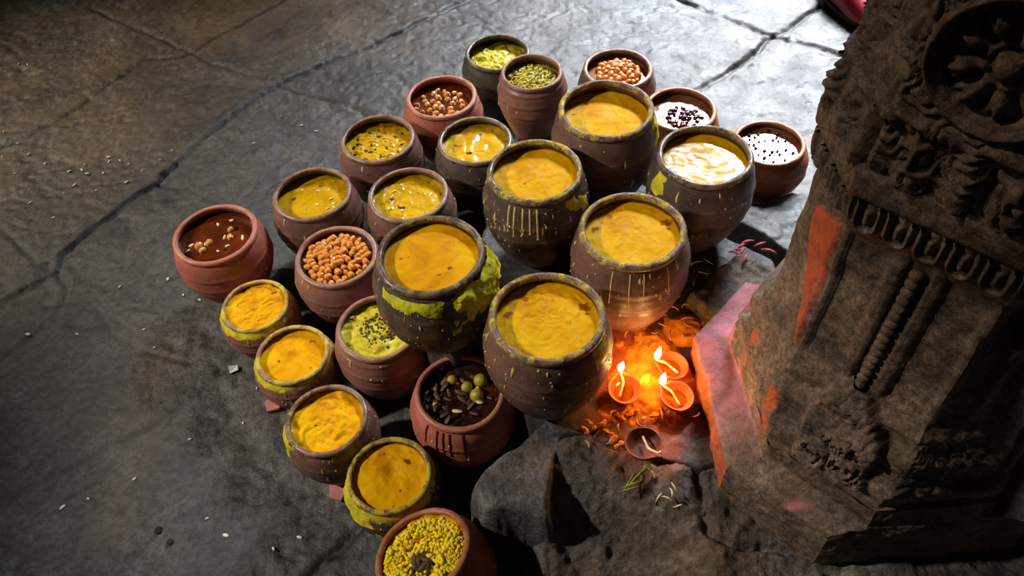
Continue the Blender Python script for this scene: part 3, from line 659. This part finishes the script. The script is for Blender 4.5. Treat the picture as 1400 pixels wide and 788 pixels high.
# thick crust on the neck of B1 and yellow runs on small pots
def crust_patch(key, a0, a1, z0, z1, mat, seed, thick=.006, thr=0., name='turmeric_crust'):
    p = POTS[key]; o = p['prof']; h = p['h']; ok = o[:, 1] > .25 * h
    na, nz = max(8, int(abs(a1 - a0) * p['R'] / .0016)), int((z1 - z0) * h / .0016)
    A, Z = np.meshgrid(np.linspace(a0, a1, na), np.linspace(z0 * h, z1 * h, nz))
    r = np.interp(Z, o[ok, 1], o[ok, 0]) * wob(A, p['seed']); P = np.stack([r * np.cos(A), r * np.sin(A), Z], -1)
    r = r * (1 + .012 * fbm(P, 9, 3, p['seed']))
    ea = np.minimum((A - a0) / (a1 - a0), (a1 - A) / (a1 - a0)) * 3.2; ez = (Z / h - z0) / (z1 - z0)
    g = np.minimum(np.minimum(ea, 1), 1.6 * ez) - .5 + .75 * fbm(P, 34, 4, seed) - thr
    t = thick * np.clip(g * 2.2, 0, 1) ** .7 * (.65 + .7 * fbm(P, 60, 3, seed + 4))
    r = r + t + .0003; V = np.stack([r * np.cos(A), r * np.sin(A), Z], -1).reshape(-1, 3)
    f = grid_faces(na, nz); f = f[(g.ravel()[f] > 0).any(1)]; us = np.unique(f); re = np.full(V.shape[0], -1); re[us] = np.arange(len(us))
    mesh_obj(name, V[us], re[f], M[mat], p['root'])['kind'] = 'stuff'
D = math.radians
crust_patch('B1', D(-75), D(25), .56, .95, 'crust_green', 4, .010, -.15)
crust_patch('B1', D(-175), D(-60), .76, .92, 'crust_green', 8, .004, .12)
crust_patch('A3', D(-175), D(-140), .6, .93, 'crust', 9, .003, .25)
crust_patch('B3', D(-35), D(10), .6, .93, 'crust', 12, .004, .1)
crust_patch('B2', D(-70), D(-10), .55, .93, 'crust', 15, .003, .38)
crust_patch('y4', D(-190), D(-95), .55, .95, 'crust', 16, .004, .0)
crust_patch('y3', D(-200), D(-130), .62, .95, 'crust', 17, .004, .05)
crust_patch('y2', D(-200), D(-80), .8, .95, 'crust', 18, .003, .0)
crust_patch('y1', D(-200), D(-60), .8, .95, 'crust', 19, .003, .05)
crust_patch('A1', D(-60), D(-5), .7, .95, 'crust', 21, .002, .4)
def drip_runs(key, angs, z0, z1, mat, w=.0022):
    p = POTS[key]; o = p['prof']; h = p['h']; ok = o[:, 1] > .2 * h; V, Fc = [], []
    for a in angs:
        n = 16; b = len(V); lo = z0 + (z1 - z0) * random.uniform(0, .4)
        for i in range(n):
            z = h * (lo + (z1 - lo) * i / (n - 1)); ww = w * (1.5 if i == 0 else .8 + .5 * i / n)
            for j, q in enumerate((-1, -.4, .4, 1)):
                r = np.interp(z, o[ok, 1], o[ok, 0]); an = a + q * ww / r; r = r * wob(an, p['seed'])
                r *= 1 + .012 * fbm(np.array([[r * math.cos(an), r * math.sin(an), z]]), 9, 3, p['seed'])[0]
                r += .0002 + (.0012 if abs(q) < .9 else 0); V.append((r * math.cos(an), r * math.sin(an), z))
        for i in range(n - 1):
            for j in range(3): Fc.append([b + i * 4 + j, b + i * 4 + j + 1, b + i * 4 + 5 + j, b + i * 4 + 4 + j])
    mesh_obj('drip_streaks', V, Fc, M[mat], p['root'])['kind'] = 'stuff'
drip_runs('olive_dark', [D(-112), D(-104), D(-135), D(-88), D(-120)], .62, .93, 'drip_dark')
drip_runs('B2', [D(-125), D(-118), D(-100), D(-92), D(-108)], .62, .93, 'drip', .0018)
drip_runs('A2', [D(-118), D(-100), D(-60), D(-86)], .62, .93, 'drip', .0012)

# ------------------------------------------------------------------ pieces lying in the food
def blob(name, mat, sc=(1, 1, 1), sub=2, rough=.12, seed=0, dent=0.):
    bm = bmesh.new(); bmesh.ops.create_icosphere(bm, subdivisions=sub, radius=1)
    P = np.array([v.co[:] for v in bm.verts]); k = 1 + rough * fbm(P, 1.6, 3, seed)
    for v, f in zip(bm.verts, k):
        v.co *= float(f)
        if dent: v.co *= 1 - dent * math.exp(-((v.co.x / .22) ** 2)) * (v.co.z > -.2)
        v.co.x *= sc[0]; v.co.y *= sc[1]; v.co.z *= sc[2]
    return bm_obj(name, bm, mat)
def scatter(key, proto_fn, n, size, label, cat, group, spread=.8, lift=.0, seed=0, mind=1.5, off=(0, 0), layers=0., sink=.25):
    p = POTS[key]; rs = np.random.default_rng(seed + 5); R = p['ri'] * spread; q = []; tries = 0
    while len(q) < n and tries < 20000:
        tries += 1; r = R * math.sqrt(rs.random()); a = rs.random() * 6.283
        x, y = off[0] * p['R'] + r * math.cos(a), off[1] * p['R'] + r * math.sin(a)
        if math.hypot(x, y) > p['ri'] * .93 - size: continue
        if all((x - u) ** 2 + (y - v) ** 2 > (mind * size) ** 2 for u, v in q): q.append((x, y))
    protos = proto_fn(); mw = Matrix.LocRotScale(p['root'].location, p['root'].rotation_euler, None); me = p['fill'].data
    co = np.empty(len(me.vertices) * 3); me.vertices.foreach_get('co', co); co = co.reshape(-1, 3)
    for i, (x, y) in enumerate(q):
        src = protos[i % len(protos)]; o = src if i < len(protos) else src.copy()
        if i >= len(protos): COL.objects.link(o)
        s = size * rs.uniform(.8, 1.15); zs = co[((co[:, :2] - (x, y)) ** 2).sum(1).argmin(), 2]
        z = zs + s * (1 - 2 * sink) * .6 + layers * max(0, 1 - ((x - off[0] * p['R']) ** 2 + (y - off[1] * p['R']) ** 2) / R ** 2) * rs.uniform(.4, 1)
        o.location = mw @ Vector((x, y, z)); o.rotation_euler = (rs.uniform(-.5, .5), rs.uniform(-.5, .5), rs.uniform(0, 6.28)); o.scale = (s, s, s)
        tag(o, label, cat, group)
    for src in protos[len(q):]: bpy.data.objects.remove(src)
chick = lambda nm, mat: (lambda: [blob(nm, mat, (1.12, .95, .95), 3, .10, k, .18) for k in range(3)])
scatter('boondi', chick('chickpea', M['boondi']), 92, .0088, 'orange chickpea heaped in the dusty brown pot', 'chickpea', 'orange chickpeas', .86, 0, 1, 1.45, (-.02, -.05), .010, .1)
scatter('redchick', chick('chickpea', M['pea']), 34, .0085, 'pale chickpea floating in red broth of red-orange pot', 'chickpea', 'chickpeas in red broth', .8, 0, 2, 2.0, (-.05, -.12), 0, .45)
scatter('nut', lambda: [blob('nut', M['nut'], (1.25, .9, .85), 2, .18, k) for k in range(3)], 46, .010, 'orange-red nut heaped in brown pot at back right', 'nut', 'orange-red nuts', .62, 0, 3, 1.35, (.05, .05), .012, .1)
scatter('purp', lambda: [blob('spice_piece', M['darkbit'], (1.3, .9, .6), 2, .3, k) for k in range(3)], 34, .0065, 'dark red bit in pale curry of reddish brown pot', 'spice', 'dark red bits in pale curry', .5, 0, 4, 1.3, (.08, -.1), .004, .35)
scatter('right', lambda: [blob('peppercorn', M['blackbit'], (1, 1, .9), 2, .15, k) for k in range(2)], 32, .0042, 'black peppercorn in white-glinting curry of far right pot', 'peppercorn', 'peppercorns in far right pot', .8, 0, 5, 3.0, (0, 0), 0, .15)
scatter('olive_dark', lambda: [blob('berry', M['olive'], (1.05, 1, 1), 3, .04, k) for k in range(2)], 4, .0125, 'yellow-green berry in black syrup of dripping terracotta pot', 'berry', 'berries in black syrup', .45, 0, 11, 2.2, (.1, .32), .0, .3)
scatter('olive_dark', lambda: [blob('fried_leaf', M['fry'], (1.7, .7, .3), 2, .35, k) for k in range(3)], 22, .0075, 'dark brown fried leaf bit in black syrup', 'leaf', 'fried leaf bits in black syrup', .75, 0, 12, 1.6, (0, -.12), .003, .3)
scatter('olive_dark', lambda: [blob('coconut_piece', M['cream'], (1.4, .6, .35), 2, .3, k) for k in range(2)], 5, .0075, 'cream piece floating in black syrup', 'coconut', 'cream pieces in black syrup', .7, 0, 14, 3, (0, 0), .002, .3)
scatter('red', lambda: [blob('coconut_piece', M['cream'], (1.5, .7, .45), 2, .25, k) for k in range(2)], 11, .0060, 'cream piece floating in dark broth of far left red pot', 'coconut', 'cream pieces in far left pot', .8, 0, 6, 2.6, (0, -.1), 0, .4)
scatter('red', chick('chickpea', M['pea']), 5, .009, 'pale chickpea in dark broth of far left red pot', 'chickpea', 'chickpeas in far left pot', .5, 0, 16, 2.2, (-.1, .1), 0, .45)
scatter('cab', lambda: [blob('fried_crumb', M['fry'], (1.2, .8, .6), 1, .35, k) for k in range(3)], 60, .0034, 'brown fried crumb on olive-yellow curry in dusty pink pot', 'crumb', 'brown crumbs on olive-yellow curry', .5, 0, 7, 1.6, (.02, .05), .002, .2)
scatter('olive', lambda: [blob('cumin_seed', M['fry'], (1.6, .8, .5), 1, .3, k) for k in range(2)], 26, .0042, 'dark seed in bubbly olive broth', 'seed', 'dark seeds in olive broth', .8, 0, 8, 2, (0, -.05), 0, .3)
scatter('ol3', lambda: [blob('coconut_piece', M['cream'], (1.6, .6, .4), 2, .25, k) for k in range(2)], 9, .0048, 'cream piece on olive curry behind yellow-crusted pot', 'coconut', 'cream pieces on olive curry', .7, 0, 9, 3, (0, -.1), 0, .35)
scatter('gy', lambda: [blob('coconut_piece', M['cream'], (1.3, .8, .4), 2, .25, k) for k in range(2)], 9, .0040, 'cream piece on yellow-brown broth behind far left red pot', 'coconut', 'cream pieces on yellow-brown broth', .75, 0, 10, 3, (0, -.1), 0, .4)
def granules(key, name, mat, label, cat, n, size, spread, seed, off=(0, 0), layers=.006, sc=(1.3, .8, .8)):
    """uncountable grains: one object"""
    p = POTS[key]; rs = np.random.default_rng(seed); bm = bmesh.new(); me = p['fill'].data
    co = np.empty(len(me.vertices) * 3); me.vertices.foreach_get('co', co); co = co.reshape(-1, 3)
    for i in range(n):
        r = p['ri'] * spread * math.sqrt(rs.random()); a = rs.random() * 6.283; x, y = off[0] * p['R'] + r * math.cos(a), off[1] * p['R'] + r * math.sin(a)
        if math.hypot(x, y) > p['ri'] * .94 - size: continue
        zs = co[((co[:, :2] - (x, y)) ** 2).sum(1).argmin(), 2]; s = size * rs.uniform(.6, 1.25)
        mt = Matrix.LocRotScale((x, y, zs + layers * rs.random() * (1 - (r / p['ri']) ** 2)), Matrix.Rotation(rs.uniform(0, 6.28), 3, 'Z') @ Matrix.Rotation(rs.uniform(-.9, .9), 3, 'Y'), (s * sc[0], s * sc[1], s * sc[2]))
        bmesh.ops.create_icosphere(bm, subdivisions=1, radius=1, matrix=mt)
    o = bm_obj(name, bm, mat); o.location = p['root'].location; o.rotation_euler = p['root'].rotation_euler; tag(o, label, cat, None, 'stuff')
granules('seed', 'green_seeds', M['seed'], 'green-yellow seeds heaped in the tall pink pot', 'seeds', 520, .0032, .82, 31, (0, 0), .012)
granules('rice', 'yellow_rice', M['rice'], 'yellow rice grains and lumps filling the tilted pot', 'rice', 900, .0038, .93, 32, (0, .02), .010, (1.25, .95, .85))
scatter('rice', lambda: [blob('fried_leaf', M['fry'], (1.7, .7, .4), 2, .35, k) for k in range(3)], 14, .0062, 'brown fried leaf bit on yellow rice of tilted pot', 'leaf', 'fried leaf bits on yellow rice', .3, 0, 33, 1.2, (0, -.28), .012, .0)

# ------------------------------------------------------------------ lamps, powder, petals on the slab
def surf(px, py, z=PZ): x, y = at(px, py, z); return x, y
def spline3(pts, n):
    p = np.array([tuple(q) for q in pts]); t = np.linspace(0, len(p) - 1, n); i = np.clip(t.astype(int), 0, len(p) - 2); f = (t - i)[:, None]
    g = lambda k: p[np.clip(k, 0, len(p) - 1)]
    p0, p1, p2, p3 = g(i - 1), g(i), g(i + 1), g(i + 2)
    return .5 * (2 * p1 + (p2 - p0) * f + (2 * p0 - 5 * p1 + 4 * p2 - p3) * f ** 2 + (3 * p1 - p0 - 3 * p2 + p3) * f ** 3)
def make_diya(px, py, label, mat, tilt=(0, 0), rz=0., oil=True, lit=True, r=.031):
    x, y = surf(px, py, PZ + .022); root = empty('oil_lamp', (x, y, PZ + .0)); tag(root, label, 'lamp')
    prof = spline([(0, 0), (.5, 0), (.62, .06), (.9, .38), (1.0, .66), (.96, .70), (.88, .64), (.72, .36), (.4, .16), (0, .14)], 34) * r
    th = np.linspace(0, 2 * np.pi, 48, endpoint=False)
    spout = 1 + .22 * np.exp(-((th - math.pi / 2) / .22) ** 2)
    f = (prof[:, 1] / (.7 * r))[:, None] ** 2; w = 1 + (spout - 1) * f
    V = np.stack([prof[:, 0][:, None] * np.cos(th) * w, prof[:, 0][:, None] * np.sin(th) * w, np.repeat(prof[:, 1][:, None], 48, 1)], -1)
    V[..., :2] *= (1 + .03 * fbm(V, 50, 2, int(px)))[..., None]
    mesh_obj('bowl', V.reshape(-1, 3), grid_faces(48, len(prof), True), M[mat], root)
    if oil:
        rr = r * .60; n = 40; Vo = [(0, 0, .30 * r)] + [(rr * math.cos(t) * (1 + .0 * t), rr * math.sin(t), .30 * r) for t in np.linspace(0, 2 * np.pi, n, endpoint=False)]
        mesh_obj('oil', Vo, [[0, 1 + j, 1 + (j + 1) % n] for j in range(n)], M['oil'], root)
    # twisted cotton wick from the bowl to the spout
    pts = [Vector((-.012, -.012, .5 * r)), Vector((-.004, .002, .55 * r)), Vector((.002, .014, .62 * r)), Vector((0, r * 1.04, .80 * r)), Vector((0, r * 1.12, 1.02 * r))]
    cl = spline3(pts, 20); V = []
    for q, pnt in enumerate(cl):
        tg = (cl[min(q + 1, len(cl) - 1)] - cl[max(q - 1, 0)]); tg /= np.linalg.norm(tg); sd_ = np.cross(tg, (.3, 0, 1.)); sd_ /= np.linalg.norm(sd_); nn = np.cross(sd_, tg)
        for j in range(8):
            a = j * math.pi / 4 + q * .35; rr_ = .0021 * (1 + .22 * math.cos(2 * a - q * .7)); V.append(pnt + rr_ * (math.cos(a) * sd_ + math.sin(a) * nn))
    Fc = grid_faces(8, len(cl), True).tolist(); Fc.append(list(range(8))[::-1]); Fc.append(list(range(len(V) - 8, len(V))))
    wk = mesh_obj('wick', V, Fc, M['wick'], root)
    if lit:
        fp = spline([(0, -.002), (.0035, .001), (.0058, .007), (.0052, .014), (.0030, .022), (.0010, .029), (0, .032)], 24)
        V, _ = lathe(fp, 1, 24); V[..., 0] += .10 * np.clip(V[..., 2], 0, 1); V[..., 1] += .05 * np.clip(V[..., 2], 0, 1)
        fl = mesh_obj('flame', V.reshape(-1, 3), grid_faces(24, len(fp), True), M['flame'], wk); fl.location = (0, r * 1.12, 1.0 * r)
    root.rotation_euler = (tilt[0], tilt[1], rz); return root
make_diya(853, 529, 'lit clay oil lamp touching the nearest big pot, leftmost flame', 'diya', (.18, 0), D(8))
make_diya(917, 498, 'lit clay oil lamp at the back, flame at its left edge', 'diya', (.2, 0), D(78))
make_diya(925, 540, 'lit clay oil lamp with glowing yellow oil beside pink plinth', 'diya', (.1, 0), D(52))
make_diya(881, 607, 'unlit sooty clay lamp in front of the burning lamps', 'diya_used', (.1, 0), D(-140), False, False, .033)

def powder_bed():
    c = at(878, 522, PZ); n = 150; xs = np.linspace(c[0] - .16, c[0] + .17, n); ys = np.linspace(c[1] - .17, c[1] + .22, n)
    X, Y = np.meshgrid(xs, ys); P = P3(X, Y); g = -.9
    for px, py, rx, ry in ((880, 540, .075, .07), (890, 480, .06, .08), (850, 565, .06, .035), (935, 450, .05, .045), (905, 515, .07, .05)):
        a = at(px, py, PZ); g = np.maximum(g, 1 - np.hypot((X - a[0]) / rx, (Y - a[1]) / ry))
    g = g + .45 * fbm(P, 26, 4, 3)
    Z = PZ - .008 + .016 * np.clip(g, -.3, .7) + .005 * fbm(P, 60, 3, 9) * (g > 0)
    f = grid_faces(n, n); f = f[(g.ravel()[f] > -.12).any(1)]; us = np.unique(f); re = np.full(X.size, -1); re[us] = np.arange(len(us))
    o = mesh_obj('vermilion_powder', np.stack([X, Y, Z], -1).reshape(-1, 3)[us], re[f], M['powder']); tag(o, 'orange vermilion powder spread on the slab around the lamps', 'powder', None, 'stuff')
powder_bed()
def strip_mesh(name, mat, L, w, curl, seed):
    rs = np.random.default_rng(seed); n = 9; V, Fc = [], []; a = 0; x = y = 0
    for i in range(n):
        t = i / (n - 1); ww = w * math.sin(math.pi * (.12 + .8 * t)); nx, ny = -math.sin(a), math.cos(a); z = .003 * math.sin(t * 3.1) + .0012
        for q, zz in ((-1, 0), (0, .0012), (1, 0)): V.append((x + nx * ww * q, y + ny * ww * q, z + zz))
        for q, zz in ((1, -.0008), (0, .0), (-1, -.0008)): V.append((x + nx * ww * q, y + ny * ww * q, z + zz))
        x += L / n * math.cos(a); y += L / n * math.sin(a); a += curl / n * (1 + .4 * rs.uniform(-1, 1))
    for i in range(n - 1):
        for j in range(6): Fc.append([i * 6 + j, i * 6 + (j + 1) % 6, i * 6 + 6 + (j + 1) % 6, i * 6 + 6 + j])
    return mesh_obj(name, V, Fc, mat)
def strew(protos, spots, label, cat, group, z=PZ, rnd=0, s=(.8, 1.25)):
    rs = np.random.default_rng(rnd)
    for i, (px, py, *a) in enumerate(spots):
        src = protos[i % len(protos)]; o = src if i < len(protos) else src.copy()
        if i >= len(protos): COL.objects.link(o)
        zz = a[1] if len(a) > 1 else z
        x, y = at(px, py, zz); o.location = (x, y, zz if zz > .01 else floor_z(x, y) + .0016); o.rotation_euler = (rs.uniform(-.2, .2), rs.uniform(-.2, .2), a[0] if a and a[0] is not None else rs.uniform(0, 6.28))
        k = rs.uniform(*s); o.scale = (k, k, k); tag(o, label, cat, group)
pk = [(900, 442), (912, 432), (928, 425), (935, 440), (958, 412), (964, 428), (948, 436), (942, 418), (972, 402), (980, 422), (917, 452), (890, 455), (968, 440), (930, 455), (880, 463), (950, 452), (988, 410), (905, 418), (921, 410), (978, 432), (865, 452), (960, 455), (846, 580), (872, 574), (842, 563), (836, 597), (905, 575), (945, 570), (897, 470), (886, 446)]
strew([strip_mesh('petal', M['petal_pink'], .026, .0020, c_, k) for k, c_ in enumerate((2.4, -2.0, .8, 3.0))], pk, 'pale pink curled petal strip strewn on the orange powder', 'petal', 'curled petals on powder', PZ + .008, 3)
strew([strip_mesh('petal', M['petal_red'], .030, .0028, c_, k + 9) for k, c_ in enumerate((.3, -.4, .8))], [(1005, 342), (1012, 335, .4), (1022, 333), (1030, 338, .2), (1040, 342, -.3), (1024, 348), (1010, 350), (995, 345)],
      'dark pink petal strip lying beside the pale rock behind the plinth', 'petal', 'dark pink petals behind plinth', PZ + .03, 4)
strew([strip_mesh('straw', M['straw'], .03, .0011, c_, k + 19) for k, c_ in enumerate((.3, -.4, .9, 1.6))], [(960, 358), (975, 362), (968, 370), (955, 372), (950, 382), (985, 352), (945, 365), (965, 385)],
      'thin pale straw in the dark gap beside the rearmost raised pot', 'straw', 'straws beside rearmost raised pot', PZ + .012, 5)
strew([blob('marigold_crumb', M['marigold'], (1.5, .9, .5), 3, .75, k * 3) for k in range(4)], [(806, 578), (812, 586), (820, 583), (800, 588), (829, 590), (826, 578), (838, 602), (844, 610), (834, 594), (850, 606), (860, 566), (870, 562), (894, 568), (880, 572), (905, 562), (850, 572), (915, 566), (842, 566)],
      'orange marigold crumb on grey stone in front of the lamps', 'flower', 'marigold crumbs', PZ + .003, 6, (.003, .0065))
strew([strip_mesh('grass_blade', M['grass'], .05, .0013, c_, k + 29) for k, c_ in enumerate((.2, -.3, .1))], [(852, 672, .9), (858, 668, .8), (866, 660, .7), (850, 668, 0.2), (872, 655, .9), (846, 674, .25)],
      'yellow-green grass blade on the boulder below the unlit lamp', 'grass', 'grass blades on boulder', PZ - .005, 7)
strew([strip_mesh('straw', M['straw'], .022, .0016, c_, k + 39) for k, c_ in enumerate((.6, -.9))], [(893, 648), (900, 642), (895, 655), (915, 668), (905, 675), (925, 672), (918, 685), (932, 690), (812, 598), (800, 603)],
      'short pale straw bit on the boulder beside the grass blades', 'straw', 'straw bits on boulder', PZ - .006, 8)
# small bright tongue of flame beside the left lamp, imitated by a yellow strip
pt = strip_mesh('flame_tongue', plain('painted_yellow_flame', srgb(250, 190, 40), .5), .030, .0075, .2, 5)
x, y = at(876, 527, PZ + .02); pt.location = (x, y, PZ + .018); pt.rotation_euler = (0, -.35, D(40)); tag(pt, 'bright yellow strip imitating a small flame between two lit lamps', 'petal')

# ------------------------------------------------------------------ bits on the floor
def shard(px, py, rz, label, s=.045):
    bm = bmesh.new(); out = [(-.5, -.35), (.15, -.5), (.55, .1), (.2, .5), (-.45, .3)]
    vb = [bm.verts.new((x * s, y * s, 0)) for x, y in out]; vt = [bm.verts.new((x * s * .95, y * s * .95, .009 + .003 * x)) for x, y in out]
    bm.faces.new(vb[::-1]); bm.faces.new(vt)
    for i in range(5): bm.faces.new((vb[i], vb[(i + 1) % 5], vt[(i + 1) % 5], vt[i]))
    bmesh.ops.bevel(bm, geom=bm.edges[:], offset=.0012, segments=2, affect='EDGES')
    o = mesh = bm_obj('clay_shard', bm, M['shard'], None, False); x, y = at(px, py, 0); o.location = (x, y, floor_z(x, y)); o.rotation_euler = (0, 0, rz); tag(o, label, 'shard')
M['shard'] = plain('pink_clay_shard', srgb(186, 118, 108), .7)
shard(374, 549, .4, 'pink clay shard under the second small pot of the left front row')
shard(461, 668, 1.3, 'pink clay shard poking out under the small brown-pink pot')
bm = bmesh.new()
for i, (x, y, z) in enumerate(((-.011, -.008, .002), (.010, -.009, .005), (.012, .008, .003), (-.009, .010, .007))): bm.verts.new((x, y, z))
bm.verts.ensure_lookup_table(); f0 = bm.faces.new(bm.verts); r_ = bmesh.ops.extrude_face_region(bm, geom=[f0])
for v in [g for g in r_['geom'] if isinstance(g, bmesh.types.BMVert)]: v.co.z += .0025
bmesh.ops.recalc_face_normals(bm, faces=bm.faces[:]); o = bm_obj('paper_scrap', bm, M['paper'], None, False); x, y = at(318, 503); o.location = (x, y, floor_z(x, y) - .001); o.rotation_euler = (0, 0, .4); tag(o, 'white crumpled paper scrap on the floor left of the small pots', 'paper')
gsp = [(94, 233), (111, 231), (115, 223), (118, 236), (140, 235), (148, 213), (148, 219), (163, 218), (193, 231), (175, 222), (218, 217), (234, 204), (5, 180), (3, 214), (24, 196), (39, 210), (72, 230), (101, 251), (40, 275), (72, 296), (162, 390), (228, 379), (104, 455), (195, 448), (249, 401), (210, 473), (346, 193), (412, 170), (432, 178), (172, 247), (60, 222), (20, 236), (86, 262), (130, 258), (257, 597), (180, 651), (116, 678), (280, 706), (306, 729), (372, 748), (408, 732), (81, 690), (330, 575), (350, 529), (25, 86), (37, 87), (272, 408), (36, 455)]
strew([blob('rice_grain', M['grain'], (1.6, .8, .5), 2, .3, k) for k in range(3)], gsp, 'white rice grain dropped on the floor left of the pots', 'grain', 'rice grains on floor', -.004, 9, (.0022, .0048))
strew([blob('stone_chip', M['floor'], (1.2, 1, .6), 2, .5, k) for k in range(2)], [(228, 737), (213, 722)], 'small grey stone chip on dark floor at lower left', 'stone', 'stone chips lower left', -.002, 10, (.006, .008))

# red shoe at the top edge, just left of the pillar
def shoe():
    x, y = at(1182, 16, .03); root = empty('red_shoe', (x, y, 0), D(18)); tag(root, 'red rounded shoe toe at the top edge beside the pillar', 'shoe')
    secs = [(-.055, .018, .012), (-.048, .034, .026), (-.02, .046, .044), (.02, .049, .056), (.07, .045, .070), (.12, .038, .085), (.18, .036, .095), (.22, .030, .090), (.235, .012, .07)]
    n = 24; V = []; 
    for yy, w, hh in secs:
        for j in range(n):
            a = 2 * math.pi * j / n; cx, cz = math.cos(a), math.sin(a); V.append((w * cx * (1.08 if cz < 0 else 1), yy, .014 + (hh * cz if cz > 0 else .006 * cz)))
    Fc = grid_faces(n, len(secs), True).tolist(); Fc.append(list(range(n))[::-1]); Fc.append(list(range(n * (len(secs) - 1), n * len(secs))))
    up_ = mesh_obj('upper', V, Fc, M['shoe'], root); md = up_.modifiers.new('smooth', 'SUBSURF'); md.levels = md.render_levels = 1
    V = []
    for zz in (-.004, .012):
        for j in range(40):
            a = 2 * math.pi * j / 40; V.append((.052 * math.cos(a) * (1 - .12 * math.sin(a)), .088 + .150 * math.sin(a), zz))
    Fc = grid_faces(40, 2, True).tolist(); Fc.append(list(range(40))[::-1]); Fc.append(list(range(40, 80)))
    mesh_obj('sole', V, Fc, M['sole'], root)
shoe()

# ------------------------------------------------------------------ light
def look(o, tgt): o.rotation_euler = (Vector(tgt) - o.location).to_track_quat('-Z', 'Y').to_euler()
def area(name, loc, tgt, sx, sy, col, power, spread=180):
    l = bpy.data.lights.new(name, 'AREA'); l.shape = 'RECTANGLE'; l.size = sx; l.size_y = sy; l.color = col; l.energy = power; l.spread = math.radians(spread)
    o = bpy.data.objects.new(name, l); COL.objects.link(o); o.location = loc; look(o, tgt); return o
def spot(name, loc, tgt, col, power, ang, blend, rad=.15):
    l = bpy.data.lights.new(name, 'SPOT'); l.color = col; l.energy = power; l.spot_size = math.radians(ang); l.spot_blend = blend; l.shadow_soft_size = rad
    o = bpy.data.objects.new(name, l); COL.objects.link(o); o.location = loc; look(o, tgt); return o
area('courtyard_daylight', (2.9, 6.3, 3.9), (1.3, 2.25, 0), 2.6, 2.0, (.84, .91, 1.0), 94, 25)
spot('doorway_light', (-3.35, .8, 2.85), (-.08, 1.03, .2), (1.0, .93, .85), 600, 30, 1.0, .10)
spot('floor_fill', (-4.2, 2.8, 3.2), (-.95, 2.12, 0), (1.0, .87, .70), 720, 29, 1.0, .15)  # added spot without a visible source, brightens the tan paving at left
spot('pillar_fill', (-2.0, 1.3, 3.1), (.44, .64, .82), (1.0, .86, .70), 95, 21, 1.0, .12)  # extra unseen spot, added to lift the pillar out of the dark
w = bpy.data.worlds.new('temple_gloom'); S.world = w; w.use_nodes = True
w.node_tree.nodes['Background'].inputs[0].default_value = (.5, .46, .42, 1); w.node_tree.nodes['Background'].inputs[1].default_value = .022

S.view_settings.view_transform = 'Standard'; S.view_settings.look = 'None'; S.view_settings.gamma = 1; S.view_settings.exposure = 0; S.view_settings.use_curve_mapping = False
S.cycles.use_denoising = True
S.cycles.max_bounces = 8
